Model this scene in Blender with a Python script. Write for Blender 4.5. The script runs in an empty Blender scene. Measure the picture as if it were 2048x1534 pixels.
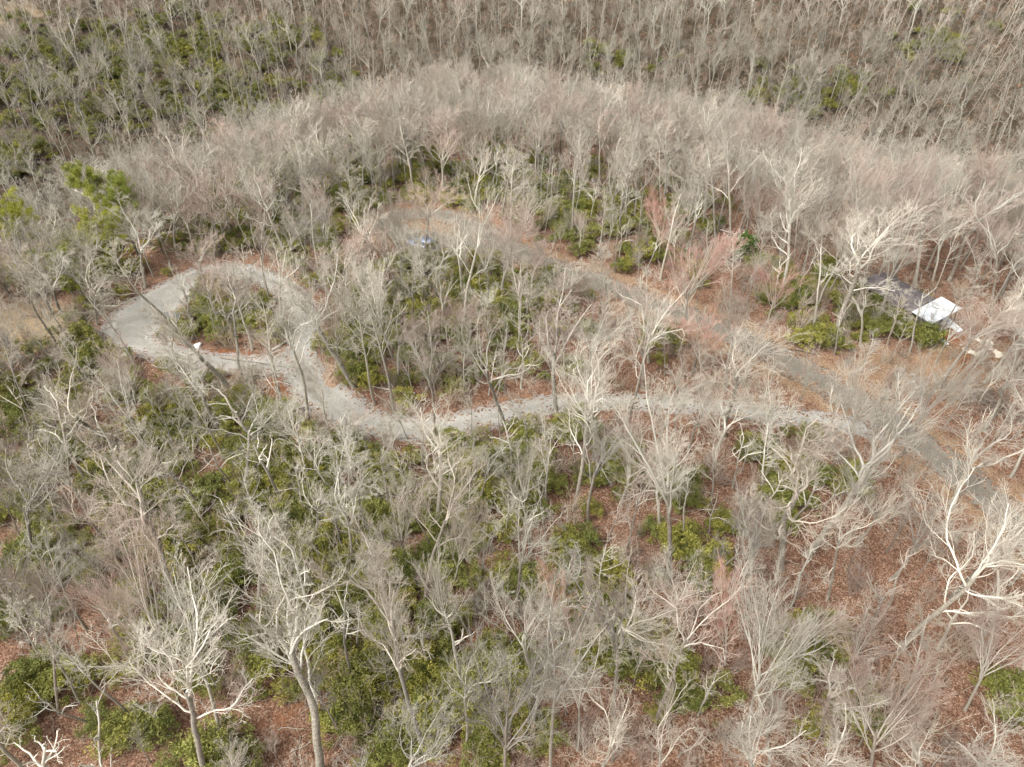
import bpy, math, random
import numpy as np
from mathutils import Vector, Matrix, Quaternion

# ------------------------------------------------------------------ camera, sky, sun
random.seed(7)
RNG = np.random.default_rng(7)
S = bpy.context.scene
COL = S.collection
CAMH, PITCH, FPX = 50.0, math.radians(41.0), 1421.0
cam_d = bpy.data.cameras.new("camera")
cam = bpy.data.objects.new("camera", cam_d)
COL.objects.link(cam)
cam.location = (0, 0, CAMH)
cam.rotation_euler = (math.pi / 2 - PITCH, 0, 0)
cam_d.sensor_width = 36.0
cam_d.lens = FPX / 2048 * 36.0
cam_d.clip_start = 0.5
cam_d.clip_end = 3000
S.camera = cam

SUN_EL, SUN_AZ = math.radians(52), math.radians(-125)   # azimuth measured from +Y towards +X
w = bpy.data.worlds.new("World"); S.world = w; w.use_nodes = True
nt = w.node_tree
bg = nt.nodes['Background']
sky = nt.nodes.new('ShaderNodeTexSky'); sky.sky_type = 'NISHITA'; sky.sun_disc = False
sky.sun_elevation = SUN_EL; sky.sun_rotation = SUN_AZ
sky.air_density = 1.0; sky.dust_density = 5.0; sky.ozone_density = 0.6
hs = nt.nodes.new('ShaderNodeHueSaturation'); hs.inputs['Saturation'].default_value = 0.05
nt.links.new(sky.outputs[0], hs.inputs['Color']); nt.links.new(hs.outputs[0], bg.inputs[0])
bg.inputs[1].default_value = 0.15
sd = bpy.data.lights.new("sun", 'SUN'); so = bpy.data.objects.new("sun", sd); COL.objects.link(so)
sd.energy = 1.4; sd.angle = math.radians(18); sd.color = (1.0, 0.95, 0.87)
sdir = Vector((math.sin(SUN_AZ) * math.cos(SUN_EL), math.cos(SUN_AZ) * math.cos(SUN_EL), math.sin(SUN_EL)))
so.rotation_euler = sdir.to_track_quat('Z', 'Y').to_euler()
S.view_settings.view_transform = 'Standard'; S.view_settings.look = 'None'
S.view_settings.gamma = 1.0; S.view_settings.exposure = 1.2

# ------------------------------------------------------------------ camera mathematics (layout survey only)
CP, SP = math.cos(PITCH), math.sin(PITCH)
def ray(px, py):
    dx = (px - 1024) / FPX; dy = (767 - py) / FPX
    return np.array([dx, CP + dy * SP, -SP + dy * CP])
def project(x, y, z):
    z = z - CAMH
    depth = y * CP - z * SP; up = y * SP + z * CP
    depth = np.maximum(depth, 0.1)
    return 1024 + FPX * x / depth, 767 - FPX * up / depth

# ------------------------------------------------------------------ terrain
BROW = [(0, 372), (150, 312), (300, 268), (450, 216), (600, 172), (720, 132), (830, 112), (1000, 112), (1150, 124),
        (1300, 142), (1400, 162), (1500, 188), (1600, 212), (1700, 236), (1800, 256), (1900, 270), (2048, 286)]
CX, CY = 0.0, 30.0
_b = []
for p in BROW:
    r = ray(*p); t = (CAMH - 11.0) / -r[2]
    _b.append((math.atan2(r[0] * t - CX, r[1] * t - CY), math.hypot(r[0] * t - CX, r[1] * t - CY)))
_b.sort()
BA = np.array([a for a, _ in _b]); BR = np.array([q for _, q in _b])
BA = np.concatenate([[-3.2], [BA[0] - .8], BA, [BA[-1] + .8], [3.2]])
BR = np.concatenate([[150], [BR[0] + 10], BR, [BR[-1] + 10], [150]])

def vnoise(x, y, s, seed=0):
    x = np.asarray(x, float) / s + seed * 17.3; y = np.asarray(y, float) / s + seed * 9.1
    xi = np.floor(x); yi = np.floor(y); fx = x - xi; fy = y - yi
    fx = fx * fx * (3 - 2 * fx); fy = fy * fy * (3 - 2 * fy)
    def h(a, b):
        v = np.sin(a * 127.1 + b * 311.7 + seed * 74.7) * 43758.5453
        return v - np.floor(v)
    return (h(xi, yi) * (1 - fx) + h(xi + 1, yi) * fx) * (1 - fy) + (h(xi, yi + 1) * (1 - fx) + h(xi + 1, yi + 1) * fx) * fy

def height(x, y):
    x = np.asarray(x, float); y = np.asarray(y, float)
    a = np.arctan2(x - CX, y - CY); r = np.hypot(x - CX, y - CY)
    d = r - np.interp(a, BA, BR)
    drop = 0.5 * np.where(d > 30, d, np.logaddexp(0, d / 5.0) * 5.0)
    near = 1.2 * (vnoise(x, y, 38, 1) - .5) + 0.5 * (vnoise(x, y, 15, 2) - .5) - drop
    dd = np.hypot(x * 0.85, y)
    far = -26 + 0.47 * (dd - (168 + 10 * np.sin(a * 4 + .5))) + 5 * (vnoise(x, y, 45, 3) - .5)
    far = np.where(y > 20, far, -40)
    k = 5.0
    return np.logaddexp(near / k, np.minimum(far, 150) / k) * k + np.where(far < -60, 0, 0)
H1 = lambda x, y: float(height(x, y))

def ground(px, py, tmax=400):
    r = ray(px, py); ts = np.linspace(15, tmax, 1600)
    z = CAMH + r[2] * ts; g = height(r[0] * ts, r[1] * ts)
    i = int(np.argmax(z <= g))
    if i == 0: i = len(ts) - 1
    t0, t1 = ts[i - 1], ts[i]
    f0 = z[i - 1] - g[i - 1]; f1 = z[i] - g[i]
    t = t0 + (t1 - t0) * f0 / (f0 - f1 + 1e-9)
    return np.array([r[0] * t, r[1] * t, CAMH + r[2] * t])

def polyline(pts, w):
    """list of pixel points (x, y[, width m]) -> world xy plus half-width, smoothed"""
    W = []
    for p in pts:
        g = ground(p[0], p[1]); W.append((g[0], g[1], (p[2] if len(p) > 2 else w) / 2))
    W = np.array(W)
    n = len(W); out = []
    for i in range(n - 1):
        p0, p1, p2, p3 = W[max(i - 1, 0)], W[i], W[i + 1], W[min(i + 2, n - 1)]
        for s in np.linspace(0, 1, 6)[:-1]:
            out.append(.5 * ((2 * p1) + (-p0 + p2) * s + (2 * p0 - 5 * p1 + 4 * p2 - p3) * s * s + (-p0 + 3 * p1 - 3 * p2 + p3) * s ** 3))
    out.append(W[-1])
    return np.array(out)

def sdf(line, x, y):
    x = np.asarray(x, float); y = np.asarray(y, float)
    best = np.full(x.shape, 1e9)
    for a, b in zip(line[:-1], line[1:]):
        vx, vy = b[0] - a[0], b[1] - a[1]
        L = vx * vx + vy * vy + 1e-9
        s = np.clip(((x - a[0]) * vx + (y - a[1]) * vy) / L, 0, 1)
        d = np.hypot(x - a[0] - s * vx, y - a[1] - s * vy) - (a[2] + (b[2] - a[2]) * s)
        best = np.minimum(best, d)
    return best

DRIVE = [polyline([(1790, 868, 2.2), (1740, 858, 2.2), (1700, 850, 2.2), (1600, 835, 2.2), (1500, 823, 2.2), (1400, 813, 2.2), (1300, 806, 2.2), (1200, 803, 2.2), (1120, 806, 2.2), (1060, 816, 2.8), (980, 834, 2.9), (900, 851, 3),
                   (820, 857), (750, 846), (690, 822, 4.6), (645, 790, 4.8), (612, 752, 4.4), (600, 716), (604, 690), (611, 655), (603, 615, 3.4),
                   (575, 586), (540, 563), (495, 545), (450, 540), (405, 548, 4.2), (360, 572, 5), (315, 606, 7), (280, 640, 8), (262, 665, 6),
                   (290, 690, 3.5), (340, 708, 3), (400, 722), (480, 730), (540, 730), (600, 735)], 3.2)]
ROAD = [polyline([(2150, 1180), (2060, 1075), (1980, 1000), (1900, 935), (1800, 862), (1700, 798), (1600, 737), (1500, 685), (1400, 643), (1300, 606),
                  (1200, 566), (1100, 532), (1010, 502), (930, 488), (870, 476), (815, 470, 4.6), (782, 457, 5.4), (785, 438, 5.4), (815, 429, 4.4), (860, 428), (905, 436),
                  (955, 458), (1000, 482), (1060, 515)], 4.3)]
def s_drive(x, y): return np.min([sdf(l, x, y) for l in DRIVE], axis=0)
def s_road(x, y): return np.min([sdf(l, x, y) for l in ROAD], axis=0)

# ------------------------------------------------------------------ materials
def mat(name):
    m = bpy.data.materials.new(name); m.use_nodes = True
    n = m.node_tree.nodes; b = n['Principled BSDF']
    b.inputs['Roughness'].default_value = 0.9
    b.inputs['Specular IOR Level'].default_value = 0.15
    return m, m.node_tree, b
def nd(t, typ, **kw):
    n = t.nodes.new(typ)
    for k, v in kw.items():
        if k in n.inputs: n.inputs[k].default_value = v
        else: setattr(n, k, v)
    return n
def ramp(t, stops, src=None, interp='LINEAR'):
    n = t.nodes.new('ShaderNodeValToRGB'); e = n.color_ramp.elements; n.color_ramp.interpolation = interp
    while len(e) < len(stops): e.new(0.5)
    for el, (p, c) in zip(e, stops):
        el.position = p; el.color = (*c, 1) if len(c) == 3 else c
    if src is not None: t.links.new(src, n.inputs[0])
    return n
def mix(t, fac, a, b, blend='MIX'):
    n = t.nodes.new('ShaderNodeMix'); n.data_type = 'RGBA'; n.blend_type = blend
    for sock, v in ((n.inputs[0], fac), (n.inputs[6], a), (n.inputs[7], b)):
        if hasattr(v, 'is_linked'): t.links.new(v, sock)
        elif isinstance(v, (int, float)): sock.default_value = v
        else: sock.default_value = (*v, 1)
    return n.outputs[2]
def noise(t, scale, detail=4, rough=.6, vec=None):
    n = nd(t, 'ShaderNodeTexNoise', Scale=scale, Detail=detail, Roughness=rough)
    if vec is not None: t.links.new(vec, n.inputs['Vector'])
    return n
def math_(t, op, a, b=None):
    n = t.nodes.new('ShaderNodeMath'); n.operation = op
    for s, v in ((n.inputs[0], a), (n.inputs[1], b)):
        if v is None: continue
        if hasattr(v, 'is_linked'): t.links.new(v, s)
        else: s.default_value = v
    return n.outputs[0]

def simple(name, col, rough=.8, metal=0, var=.25, scale=3.0, spec=.3):
    m, t, b = mat(name)
    tc = nd(t, 'ShaderNodeTexCoord')
    nz = noise(t, scale, 5, .65, tc.outputs['Object'])
    r = ramp(t, [(0.3, tuple(c * (1 - var) for c in col)), (0.7, tuple(min(1, c * (1 + var)) for c in col))], nz.outputs[0])
    t.links.new(r.outputs[0], b.inputs['Base Color'])
    b.inputs['Roughness'].default_value = rough; b.inputs['Metallic'].default_value = metal
    b.inputs['Specular IOR Level'].default_value = spec
    return m

def bark(name, trunk_a, trunk_b, limb, twig, tipcol=None):
    """bark colour by branch thickness, with lichen patches"""
    m, t, b = mat(name)
    at = nd(t, 'ShaderNodeAttribute'); at.attribute_name = 'rad'
    tc = nd(t, 'ShaderNodeTexCoord')
    nz = noise(t, 6, 6, .75, tc.outputs['Object'])
    nz2 = noise(t, 22, 3, .7, tc.outputs['Object'])
    tr = ramp(t, [(.35, trunk_a), (.65, trunk_b)], nz.outputs[0])
    li = ramp(t, [(.48, (0, 0, 0)), (.62, (1, 1, 1))], nz2.outputs[0])
    tr2 = mix(t, math_(t, 'MULTIPLY', li.outputs[0], .55), tr.outputs[0], limb)
    lr = mix(t, math_(t, 'MULTIPLY', li.outputs[0], .35), limb, trunk_a)
    f1 = ramp(t, [(.05, (0, 0, 0)), (.13, (1, 1, 1))], at.outputs['Fac'])
    f0 = ramp(t, [(.012, (0, 0, 0)), (.028, (1, 1, 1))], at.outputs['Fac'])
    c = mix(t, f1.outputs[0], lr, tr2)
    c = mix(t, f0.outputs[0], twig, c)
    if tipcol:
        f2 = ramp(t, [(.009, (1, 1, 1)), (.0135, (0, 0, 0))], at.outputs['Fac'])
        c = mix(t, f2.outputs[0], c, tipcol)
    oi = nd(t, 'ShaderNodeObjectInfo')
    v = ramp(t, [(0, (.60, .60, .60)), (.25, (.86, .80, .76)), (.5, (.90, .91, .90)), (.75, (1.06, 1.03, .99)), (1, (1.2, 1.2, 1.18))], oi.outputs['Random'])
    c = mix(t, 1.0, c, v.outputs[0], 'MULTIPLY')
    t.links.new(c, b.inputs['Base Color'])
    bp = nd(t, 'ShaderNodeBump', Strength=.6, Distance=.05); t.links.new(nz2.outputs[0], bp.inputs['Height'])
    t.links.new(bp.outputs[0], b.inputs['Normal'])
    return m
M_OAK = bark('pale_bark', (.11, .095, .075), (.32, .29, .235), (.66, .63, .55), (.47, .435, .37))
M_GREY = bark('grey_bark', (.10, .088, .07), (.27, .245, .20), (.47, .445, .39), (.37, .34, .285))
M_MAPLE = bark('maple_bark', (.13, .115, .09), (.30, .27, .22), (.54, .505, .44), (.42, .38, .32), (.42, .33, .28))
M_RED = bark('red_bud_bark', (.2, .18, .155), (.33, .30, .25), (.52, .47, .39), (.48, .37, .31), (.50, .29, .24))
M_BRUSH = bark('brush_bark', (.22, .185, .15), (.3, .265, .215), (.40, .36, .29), (.42, .37, .29), (.42, .34, .26))
M_FAR = bark('far_bark', (.14, .125, .10), (.29, .265, .215), (.44, .415, .355), (.34, .315, .265))

def leafmat(name, dark, mid, light, trans=.25):
    m, t, b = mat(name)
    at = nd(t, 'ShaderNodeAttribute'); at.attribute_name = 'rnd'
    r = ramp(t, [(0, dark), (.5, mid), (1, light)], at.outputs['Fac'])
    oi = nd(t, 'ShaderNodeObjectInfo')
    v = ramp(t, [(0, (.7, .75, .7)), (.5, (1, .98, 1)), (1, (1.35, 1.2, .95))], oi.outputs['Random'])
    c = mix(t, 1.0, r.outputs[0], v.outputs[0], 'MULTIPLY')
    t.links.new(c, b.inputs['Base Color'])
    b.inputs['Roughness'].default_value = .6
    b.inputs['Specular IOR Level'].default_value = .35
    tr = nd(t, 'ShaderNodeBsdfTranslucent'); t.links.new(c, tr.inputs[0])
    ms = nd(t, 'ShaderNodeMixShader'); ms.inputs[0].default_value = trans
    out = t.nodes['Material Output']
    t.links.new(b.outputs[0], ms.inputs[1]); t.links.new(tr.outputs[0], ms.inputs[2]); t.links.new(ms.outputs[0], out.inputs[0])
    return m
M_LAUREL = leafmat('laurel_leaves', (.095, .104, .024), (.19, .20, .045), (.32, .325, .085))
M_PINE = leafmat('pine_needles', (.14, .16, .025), (.25, .275, .045), (.38, .41, .085))
M_HOLLY = leafmat('holly_leaves', (.05, .09, .015), (.09, .16, .025), (.17, .25, .05))

def ground_material():
    m, t, b = mat('leaf_litter')
    tc = nd(t, 'ShaderNodeTexCoord'); P = tc.outputs['Object']
    vo = nd(t, 'ShaderNodeTexVoronoi', Scale=12); t.links.new(P, vo.inputs['Vector'])
    sep = nd(t, 'ShaderNodeSeparateColor'); t.links.new(vo.outputs['Color'], sep.inputs[0])
    leaf = ramp(t, [(0, (.085, .044, .028)), (.35, (.175, .09, .056)), (.65, (.24, .135, .088)), (.9, (.31, .195, .135)), (1, (.42, .33, .24))], sep.outputs[0])
    vo2 = nd(t, 'ShaderNodeTexVoronoi', Scale=2.7); t.links.new(P, vo2.inputs['Vector'])
    sep2 = nd(t, 'ShaderNodeSeparateColor'); t.links.new(vo2.outputs['Color'], sep2.inputs[0])
    n1 = noise(t, .35, 6, .65, P)
    big = ramp(t, [(.3, (.72, .68, .66)), (.55, (1, 1, 1)), (.75, (1.2, 1.2, 1.18))], n1.outputs[0])
    c = mix(t, 1.0, leaf.outputs[0], big.outputs[0], 'MULTIPLY')
    c = mix(t, .35, c, mix(t, 1.0, c, ramp(t, [(0, (.5, .5, .5)), (1, (1.5, 1.5, 1.5))], sep2.outputs[1]).outputs[0], 'MULTIPLY'))
    # masks stored as attributes of the ground itself (soil kinds, dark patches, painted valley shadow)
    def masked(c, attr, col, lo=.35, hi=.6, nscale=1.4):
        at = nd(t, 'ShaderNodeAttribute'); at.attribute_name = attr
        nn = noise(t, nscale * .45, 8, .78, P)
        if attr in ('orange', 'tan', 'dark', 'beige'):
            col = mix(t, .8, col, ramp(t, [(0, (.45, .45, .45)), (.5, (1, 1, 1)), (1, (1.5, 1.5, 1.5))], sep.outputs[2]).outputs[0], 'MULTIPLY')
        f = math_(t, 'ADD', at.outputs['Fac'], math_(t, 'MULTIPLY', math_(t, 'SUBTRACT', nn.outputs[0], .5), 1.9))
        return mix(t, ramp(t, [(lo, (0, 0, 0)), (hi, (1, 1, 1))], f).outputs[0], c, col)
    sp = noise(t, 9, 6, .75, P)
    tan = ramp(t, [(.3, (.15, .09, .052)), (.5, (.26, .17, .105)), (.7, (.38, .28, .185))], sp.outputs[0])
    org = ramp(t, [(.3, (.16, .065, .028)), (.55, (.26, .11, .05)), (.75, (.34, .19, .10))], sp.outputs[0])
    bei = ramp(t, [(.3, (.24, .17, .10)), (.55, (.38, .29, .185)), (.75, (.50, .42, .31))], sp.outputs[0])
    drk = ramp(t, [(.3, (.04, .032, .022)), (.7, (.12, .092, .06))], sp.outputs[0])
    mos = ramp(t, [(.3, (.08, .09, .03)), (.7, (.2, .21, .08))], sp.outputs[0])
    grv = ramp(t, [(.3, (.25, .24, .23)), (.7, (.46, .45, .43))], sp.outputs[0])
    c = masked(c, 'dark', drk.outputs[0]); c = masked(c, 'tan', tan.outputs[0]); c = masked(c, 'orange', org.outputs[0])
    c = masked(c, 'moss', mos.outputs[0]); c = masked(c, 'beige', bei.outputs[0]); c = masked(c, 'grit', grv.outputs[0], .5, .75, 5)
    t.links.new(c, b.inputs['Base Color'])
    bp = nd(t, 'ShaderNodeBump', Strength=.9, Distance=.12)
    t.links.new(math_(t, 'ADD', sep.outputs[1], sp.outputs[0]), bp.inputs['Height']); t.links.new(bp.outputs[0], b.inputs['Normal'])
    return m

def gravel_material(name, stops, leafamt, fine=14, trackamt=.0):
    m, t, b = mat(name)
    tc = nd(t, 'ShaderNodeTexCoord'); P = tc.outputs['Object']
    n1 = noise(t, fine, 5, .75, P); n2 = noise(t, .9, 6, .7, P)
    g = ramp(t, stops, n1.outputs[0])
    b2 = ramp(t, [(.3, (.84, .83, .81)), (.7, (1.08, 1.08, 1.08))], n2.outputs[0])
    c = mix(t, 1.0, g.outputs[0], b2.outputs[0], 'MULTIPLY')
    vo = nd(t, 'ShaderNodeTexVoronoi', Scale=5.5); t.links.new(P, vo.inputs['Vector'])
    sep = nd(t, 'ShaderNodeSeparateColor'); t.links.new(vo.outputs['Color'], sep.inputs[0])
    at = nd(t, 'ShaderNodeAttribute'); at.attribute_name = 'edge'     # 0 centre .. 1 at rim
    n3 = noise(t, .8, 6, .75, P)
    rut = ramp(t, [(.05, (.90, .89, .87)), (.38, (1.12, 1.12, 1.12)), (.6, (1.05, 1.05, 1.05)), (.95, (.84, .82, .79))], at.outputs['Fac'])
    c = mix(t, .8, c, rut.outputs[0], 'MULTIPLY')
    prob = math_(t, 'ADD', math_(t, 'MULTIPLY', at.outputs['Fac'], .55), math_(t, 'MULTIPLY', math_(t, 'SUBTRACT', n3.outputs[0], .55), 1.2))
    prob = math_(t, 'ADD', prob, leafamt)
    f = math_(t, 'LESS_THAN', sep.outputs[0], prob)
    leafc = ramp(t, [(0, (.09, .05, .03)), (.6, (.18, .10, .062)), (1, (.30, .21, .14))], sep.outputs[1])
    c = mix(t, f, c, leafc.outputs[0])
    t.links.new(c, b.inputs['Base Color'])
    bp = nd(t, 'ShaderNodeBump', Strength=.6, Distance=.05); t.links.new(n1.outputs[0], bp.inputs['Height']); t.links.new(bp.outputs[0], b.inputs['Normal'])
    return m

# ------------------------------------------------------------------ mesh helpers
def mesh_np(name, V, F, mats, attrs=None, smooth=False, mi=None):
    me = bpy.data.meshes.new(name)
    V = np.asarray(V, np.float32); F = np.asarray(F, np.int32)
    k = F.shape[1]
    me.vertices.add(len(V)); me.vertices.foreach_set('co', V.ravel())
    me.loops.add(F.size); me.loops.foreach_set('vertex_index', F.ravel())
    me.polygons.add(len(F)); me.polygons.foreach_set('loop_start', np.arange(0, F.size, k, dtype=np.int32))
    me.polygons.foreach_set('loop_total', np.full(len(F), k, np.int32))
    if smooth: me.polygons.foreach_set('use_smooth', np.ones(len(F), bool))
    if mi is not None: me.polygons.foreach_set('material_index', np.asarray(mi, np.int32))
    for m in mats: me.materials.append(m)
    for kx, a in (attrs or {}).items():
        at = me.attributes.new(kx, 'FLOAT', 'POINT'); at.data.foreach_set('value', np.asarray(a, np.float32))
    me.update(); me.validate()
    return me
def add(name, me, parent=None, **props):
    o = bpy.data.objects.new(name, me); COL.objects.link(o)
    if parent: o.parent = parent
    for k, v in props.items(): o[k] = v
    return o
def empty(name, loc, rz=0, **props):
    o = bpy.data.objects.new(name, None); COL.objects.link(o); o.location = loc; o.rotation_euler = (0, 0, rz)
    o.empty_display_size = .3
    for k, v in props.items(): o[k] = v
    return o
class MB:
    """collects boxes / tubes / polygons into one mesh"""
    def __init__(s): s.V = []; s.F = []
    def box(s, c, d, rz=0, bev=0):
        x, y, z = [q / 2 for q in d]; n = len(s.V); cr, sr = math.cos(rz), math.sin(rz)
        pts = [(-x, -y, -z), (x, -y, -z), (x, y, -z), (-x, y, -z), (-x, -y, z), (x, -y, z), (x, y, z), (-x, y, z)]
        s.V += [(c[0] + a * cr - b * sr, c[1] + a * sr + b * cr, c[2] + q) for a, b, q in pts]
        s.F += [tuple(n + i for i in f) for f in ((0, 3, 2, 1), (4, 5, 6, 7), (0, 1, 5, 4), (1, 2, 6, 5), (2, 3, 7, 6), (3, 0, 4, 7))]
        return s
    def prism(s, prof, y0, y1):       # profile in xz, extruded along y
        n = len(s.V); k = len(prof)
        s.V += [(a, y0, b) for a, b in prof] + [(a, y1, b) for a, b in prof]
        s.F += [tuple(n + i for i in range(k)), tuple(n + k + i for i in reversed(range(k)))]
        s.F += [(n + i, n + k + i, n + k + (i + 1) % k, n + (i + 1) % k) for i in range(k)]
        return s
    def tube(s, p, q, r0, r1=None, k=8):
        r1 = r0 if r1 is None else r1
        p, q = Vector(p), Vector(q); d = (q - p).normalized(); u = d.orthogonal().normalized(); v = d.cross(u); n = len(s.V)
        for c, r in ((p, r0), (q, r1)):
            s.V += [tuple(c + (u * math.cos(2 * math.pi * i / k) + v * math.sin(2 * math.pi * i / k)) * r) for i in range(k)]
        s.F += [(n + i, n + (i + 1) % k, n + k + (i + 1) % k, n + k + i) for i in range(k)]
        s.F += [tuple(n + i for i in reversed(range(k))), tuple(n + k + i for i in range(k))]
        return s
    def quadslab(s, pts, th):         # thick slab from 4 top corners (3-D)
        n = len(s.V); s.V += [tuple(p) for p in pts] + [(p[0], p[1], p[2] - th) for p in pts]
        s.F += [(n, n + 1, n + 2, n + 3), (n + 7, n + 6, n + 5, n + 4)] + [(n + i, n + 4 + i, n + 4 + (i + 1) % 4, n + (i + 1) % 4) for i in range(4)]
        return s
    def build(s, name, m, parent=None, bev=0, smooth=False, **props):
        me = bpy.data.meshes.new(name); me.from_pydata(s.V, [], s.F); me.materials.append(m); me.update()
        import bmesh
        bm = bmesh.new(); bm.from_mesh(me); bmesh.ops.recalc_face_normals(bm, faces=bm.faces)
        if bev: bmesh.ops.bevel(bm, geom=list(bm.edges), offset=bev, segments=2, affect='EDGES', clamp_overlap=True)
        for f in bm.faces: f.smooth = smooth
        bm.to_mesh(me); bm.free()
        return add(name, me, parent, **props)

# ------------------------------------------------------------------ ground, drive, road
def ground_masks(x, y, z):
    px, py = project(x, y, z)
    dr = s_drive(x, y); rd = s_road(x, y)
    def g(lst):
        v = np.zeros_like(x)
        for cx, cy, rx, ry, a in lst: v = np.maximum(v, a * np.exp(-(((px - cx) / rx) ** 2 + ((py - cy) / ry) ** 2)))
        return v
    tan = np.clip(1.05 - rd / 3.2, 0, 1) * .75
    tan = np.maximum(tan, g([(1800, 740, 300, 70, .62), (1930, 720, 140, 60, .8), (905, 462, 60, 18, .9), (850, 425, 110, 22, .5), (1350, 620, 200, 40, .55), (1250, 680, 120, 60, .35)]))
    org = g([(560, 800, 55, 70, .85), (470, 770, 110, 35, .7), (455, 708, 70, 9, 1), (690, 845, 60, 40, .5), (1960, 730, 90, 50, .6), (1890, 670, 60, 30, .8), (980, 440, 60, 14, .8), (790, 415, 60, 15, .7),
             (540, 1450, 110, 60, .35), (490, 540, 60, 20, .5), (1060, 480, 100, 16, .5), (1000, 800, 140, 20, .4)])
    bei = g([(60, 655, 110, 60, 1.1), (655, 748, 22, 26, 1.1), (120, 700, 60, 30, .5), (30, 30, 70, 30, .9), (1880, 690, 35, 14, .75), (1560, 546, 70, 7, .9)])
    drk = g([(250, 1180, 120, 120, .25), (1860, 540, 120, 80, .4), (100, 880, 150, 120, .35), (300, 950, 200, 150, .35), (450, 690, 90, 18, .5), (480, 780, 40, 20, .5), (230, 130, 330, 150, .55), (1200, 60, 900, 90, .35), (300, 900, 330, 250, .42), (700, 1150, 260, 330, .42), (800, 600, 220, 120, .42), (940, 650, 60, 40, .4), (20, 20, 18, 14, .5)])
    mos = g([(860, 1500, 14, 12, .8), (1430, 1440, 20, 10, .7), (1870, 590, 60, 30, .3), (560, 750, 15, 10, .3), (1700, 600, 60, 20, .4)])
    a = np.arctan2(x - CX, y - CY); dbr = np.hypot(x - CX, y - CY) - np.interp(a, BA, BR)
    drk = np.maximum(drk, np.clip(dbr / 12, 0, .62))  # valley shadow behind the brow, painted as darker ground
    grit = np.clip(1.0 - dr / .9, 0, 1) * .8
    return dict(tan=tan, orange=org, beige=bei, dark=drk, moss=mos, grit=grit)

def terrain():
    def axis(segs):
        out = []
        for a, b, st in segs: out += list(np.arange(a, b, st))
        return np.array(out + [segs[-1][1]])
    xs = axis([(-420, -180, 12), (-180, -90, 3), (-90, 90, .8), (90, 180, 3), (180, 420, 12)])
    ys = axis([(-140, -20, 10), (-20, 125, .8), (125, 280, 3), (280, 520, 12)])
    X, Y = np.meshgrid(xs, ys); Z = height(X, Y)
    nx, ny = len(xs), len(ys)
    i = np.arange(nx - 1)[None, :] + np.arange(ny - 1)[:, None] * nx
    F = np.stack([i, i + 1, i + nx + 1, i + nx], -1).reshape(-1, 4)
    V = np.stack([X, Y, Z], -1).reshape(-1, 3)
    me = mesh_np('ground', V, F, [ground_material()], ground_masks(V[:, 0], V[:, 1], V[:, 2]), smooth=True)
    add('ground', me, kind='structure')
terrain()

def sheet(name, fn, m, bounds, lift, step=.3, rag=.35, seed=4):
    xs = np.arange(bounds[0], bounds[1], step); ys = np.arange(bounds[2], bounds[3], step)
    X, Y = np.meshgrid(xs, ys)
    def f(x, y): return fn(x, y) + rag * (vnoise(x, y, 1.1, seed) - .5) * 2 + rag * .6 * (vnoise(x, y, .45, seed + 1) - .5) * 2
    D = f(X, Y)
    nx = len(xs)
    ins = D < 0
    cell = ins[:-1, :-1] | ins[1:, :-1] | ins[:-1, 1:] | ins[1:, 1:]
    e = .1
    gx = (f(X + e, Y) - D) / e; gy = (f(X, Y + e) - D) / e; gl = np.maximum(np.hypot(gx, gy), .5)
    mv = np.where(D > 0, np.minimum(D, step * .9), 0)
    X2 = X - mv * gx / gl; Y2 = Y - mv * gy / gl
    edge = np.clip(1 + fn(X2, Y2) / 1.6, 0, 1)
    r, c = np.nonzero(cell)
    i = r * nx + c
    F = np.stack([i, i + 1, i + nx + 1, i + nx], -1)
    used = np.unique(F); remap = -np.ones(X.size, int); remap[used] = np.arange(len(used))
    xv, yv = X2.ravel()[used], Y2.ravel()[used]
    V = np.stack([xv, yv, height(xv, yv) + lift], -1)
    me = mesh_np(name, V, remap[F], [m], {'edge': edge.ravel()[used]}, smooth=True)
    return add(name, me, kind='structure')
allr = np.concatenate(ROAD); alld = np.concatenate(DRIVE)
M_GRAVEL = gravel_material('gravel', [(.3, (.16, .155, .14)), (.5, (.285, .275, .25)), (.7, (.44, .43, .395))], -.05, 16)
M_ROAD = gravel_material('old_asphalt', [(.3, (.09, .082, .068)), (.5, (.165, .15, .126)), (.7, (.26, .238, .20))], .08, 12)
sheet('road', s_road, M_ROAD, (allr[:, 0].min() - 4, allr[:, 0].max() + 4, allr[:, 1].min() - 4, allr[:, 1].max() + 4), .07)
sheet('gravel_driveway', s_drive, M_GRAVEL, (alld[:, 0].min() - 5, alld[:, 0].max() + 5, alld[:, 1].min() - 5, alld[:, 1].max() + 5), .05, seed=9)

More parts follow.
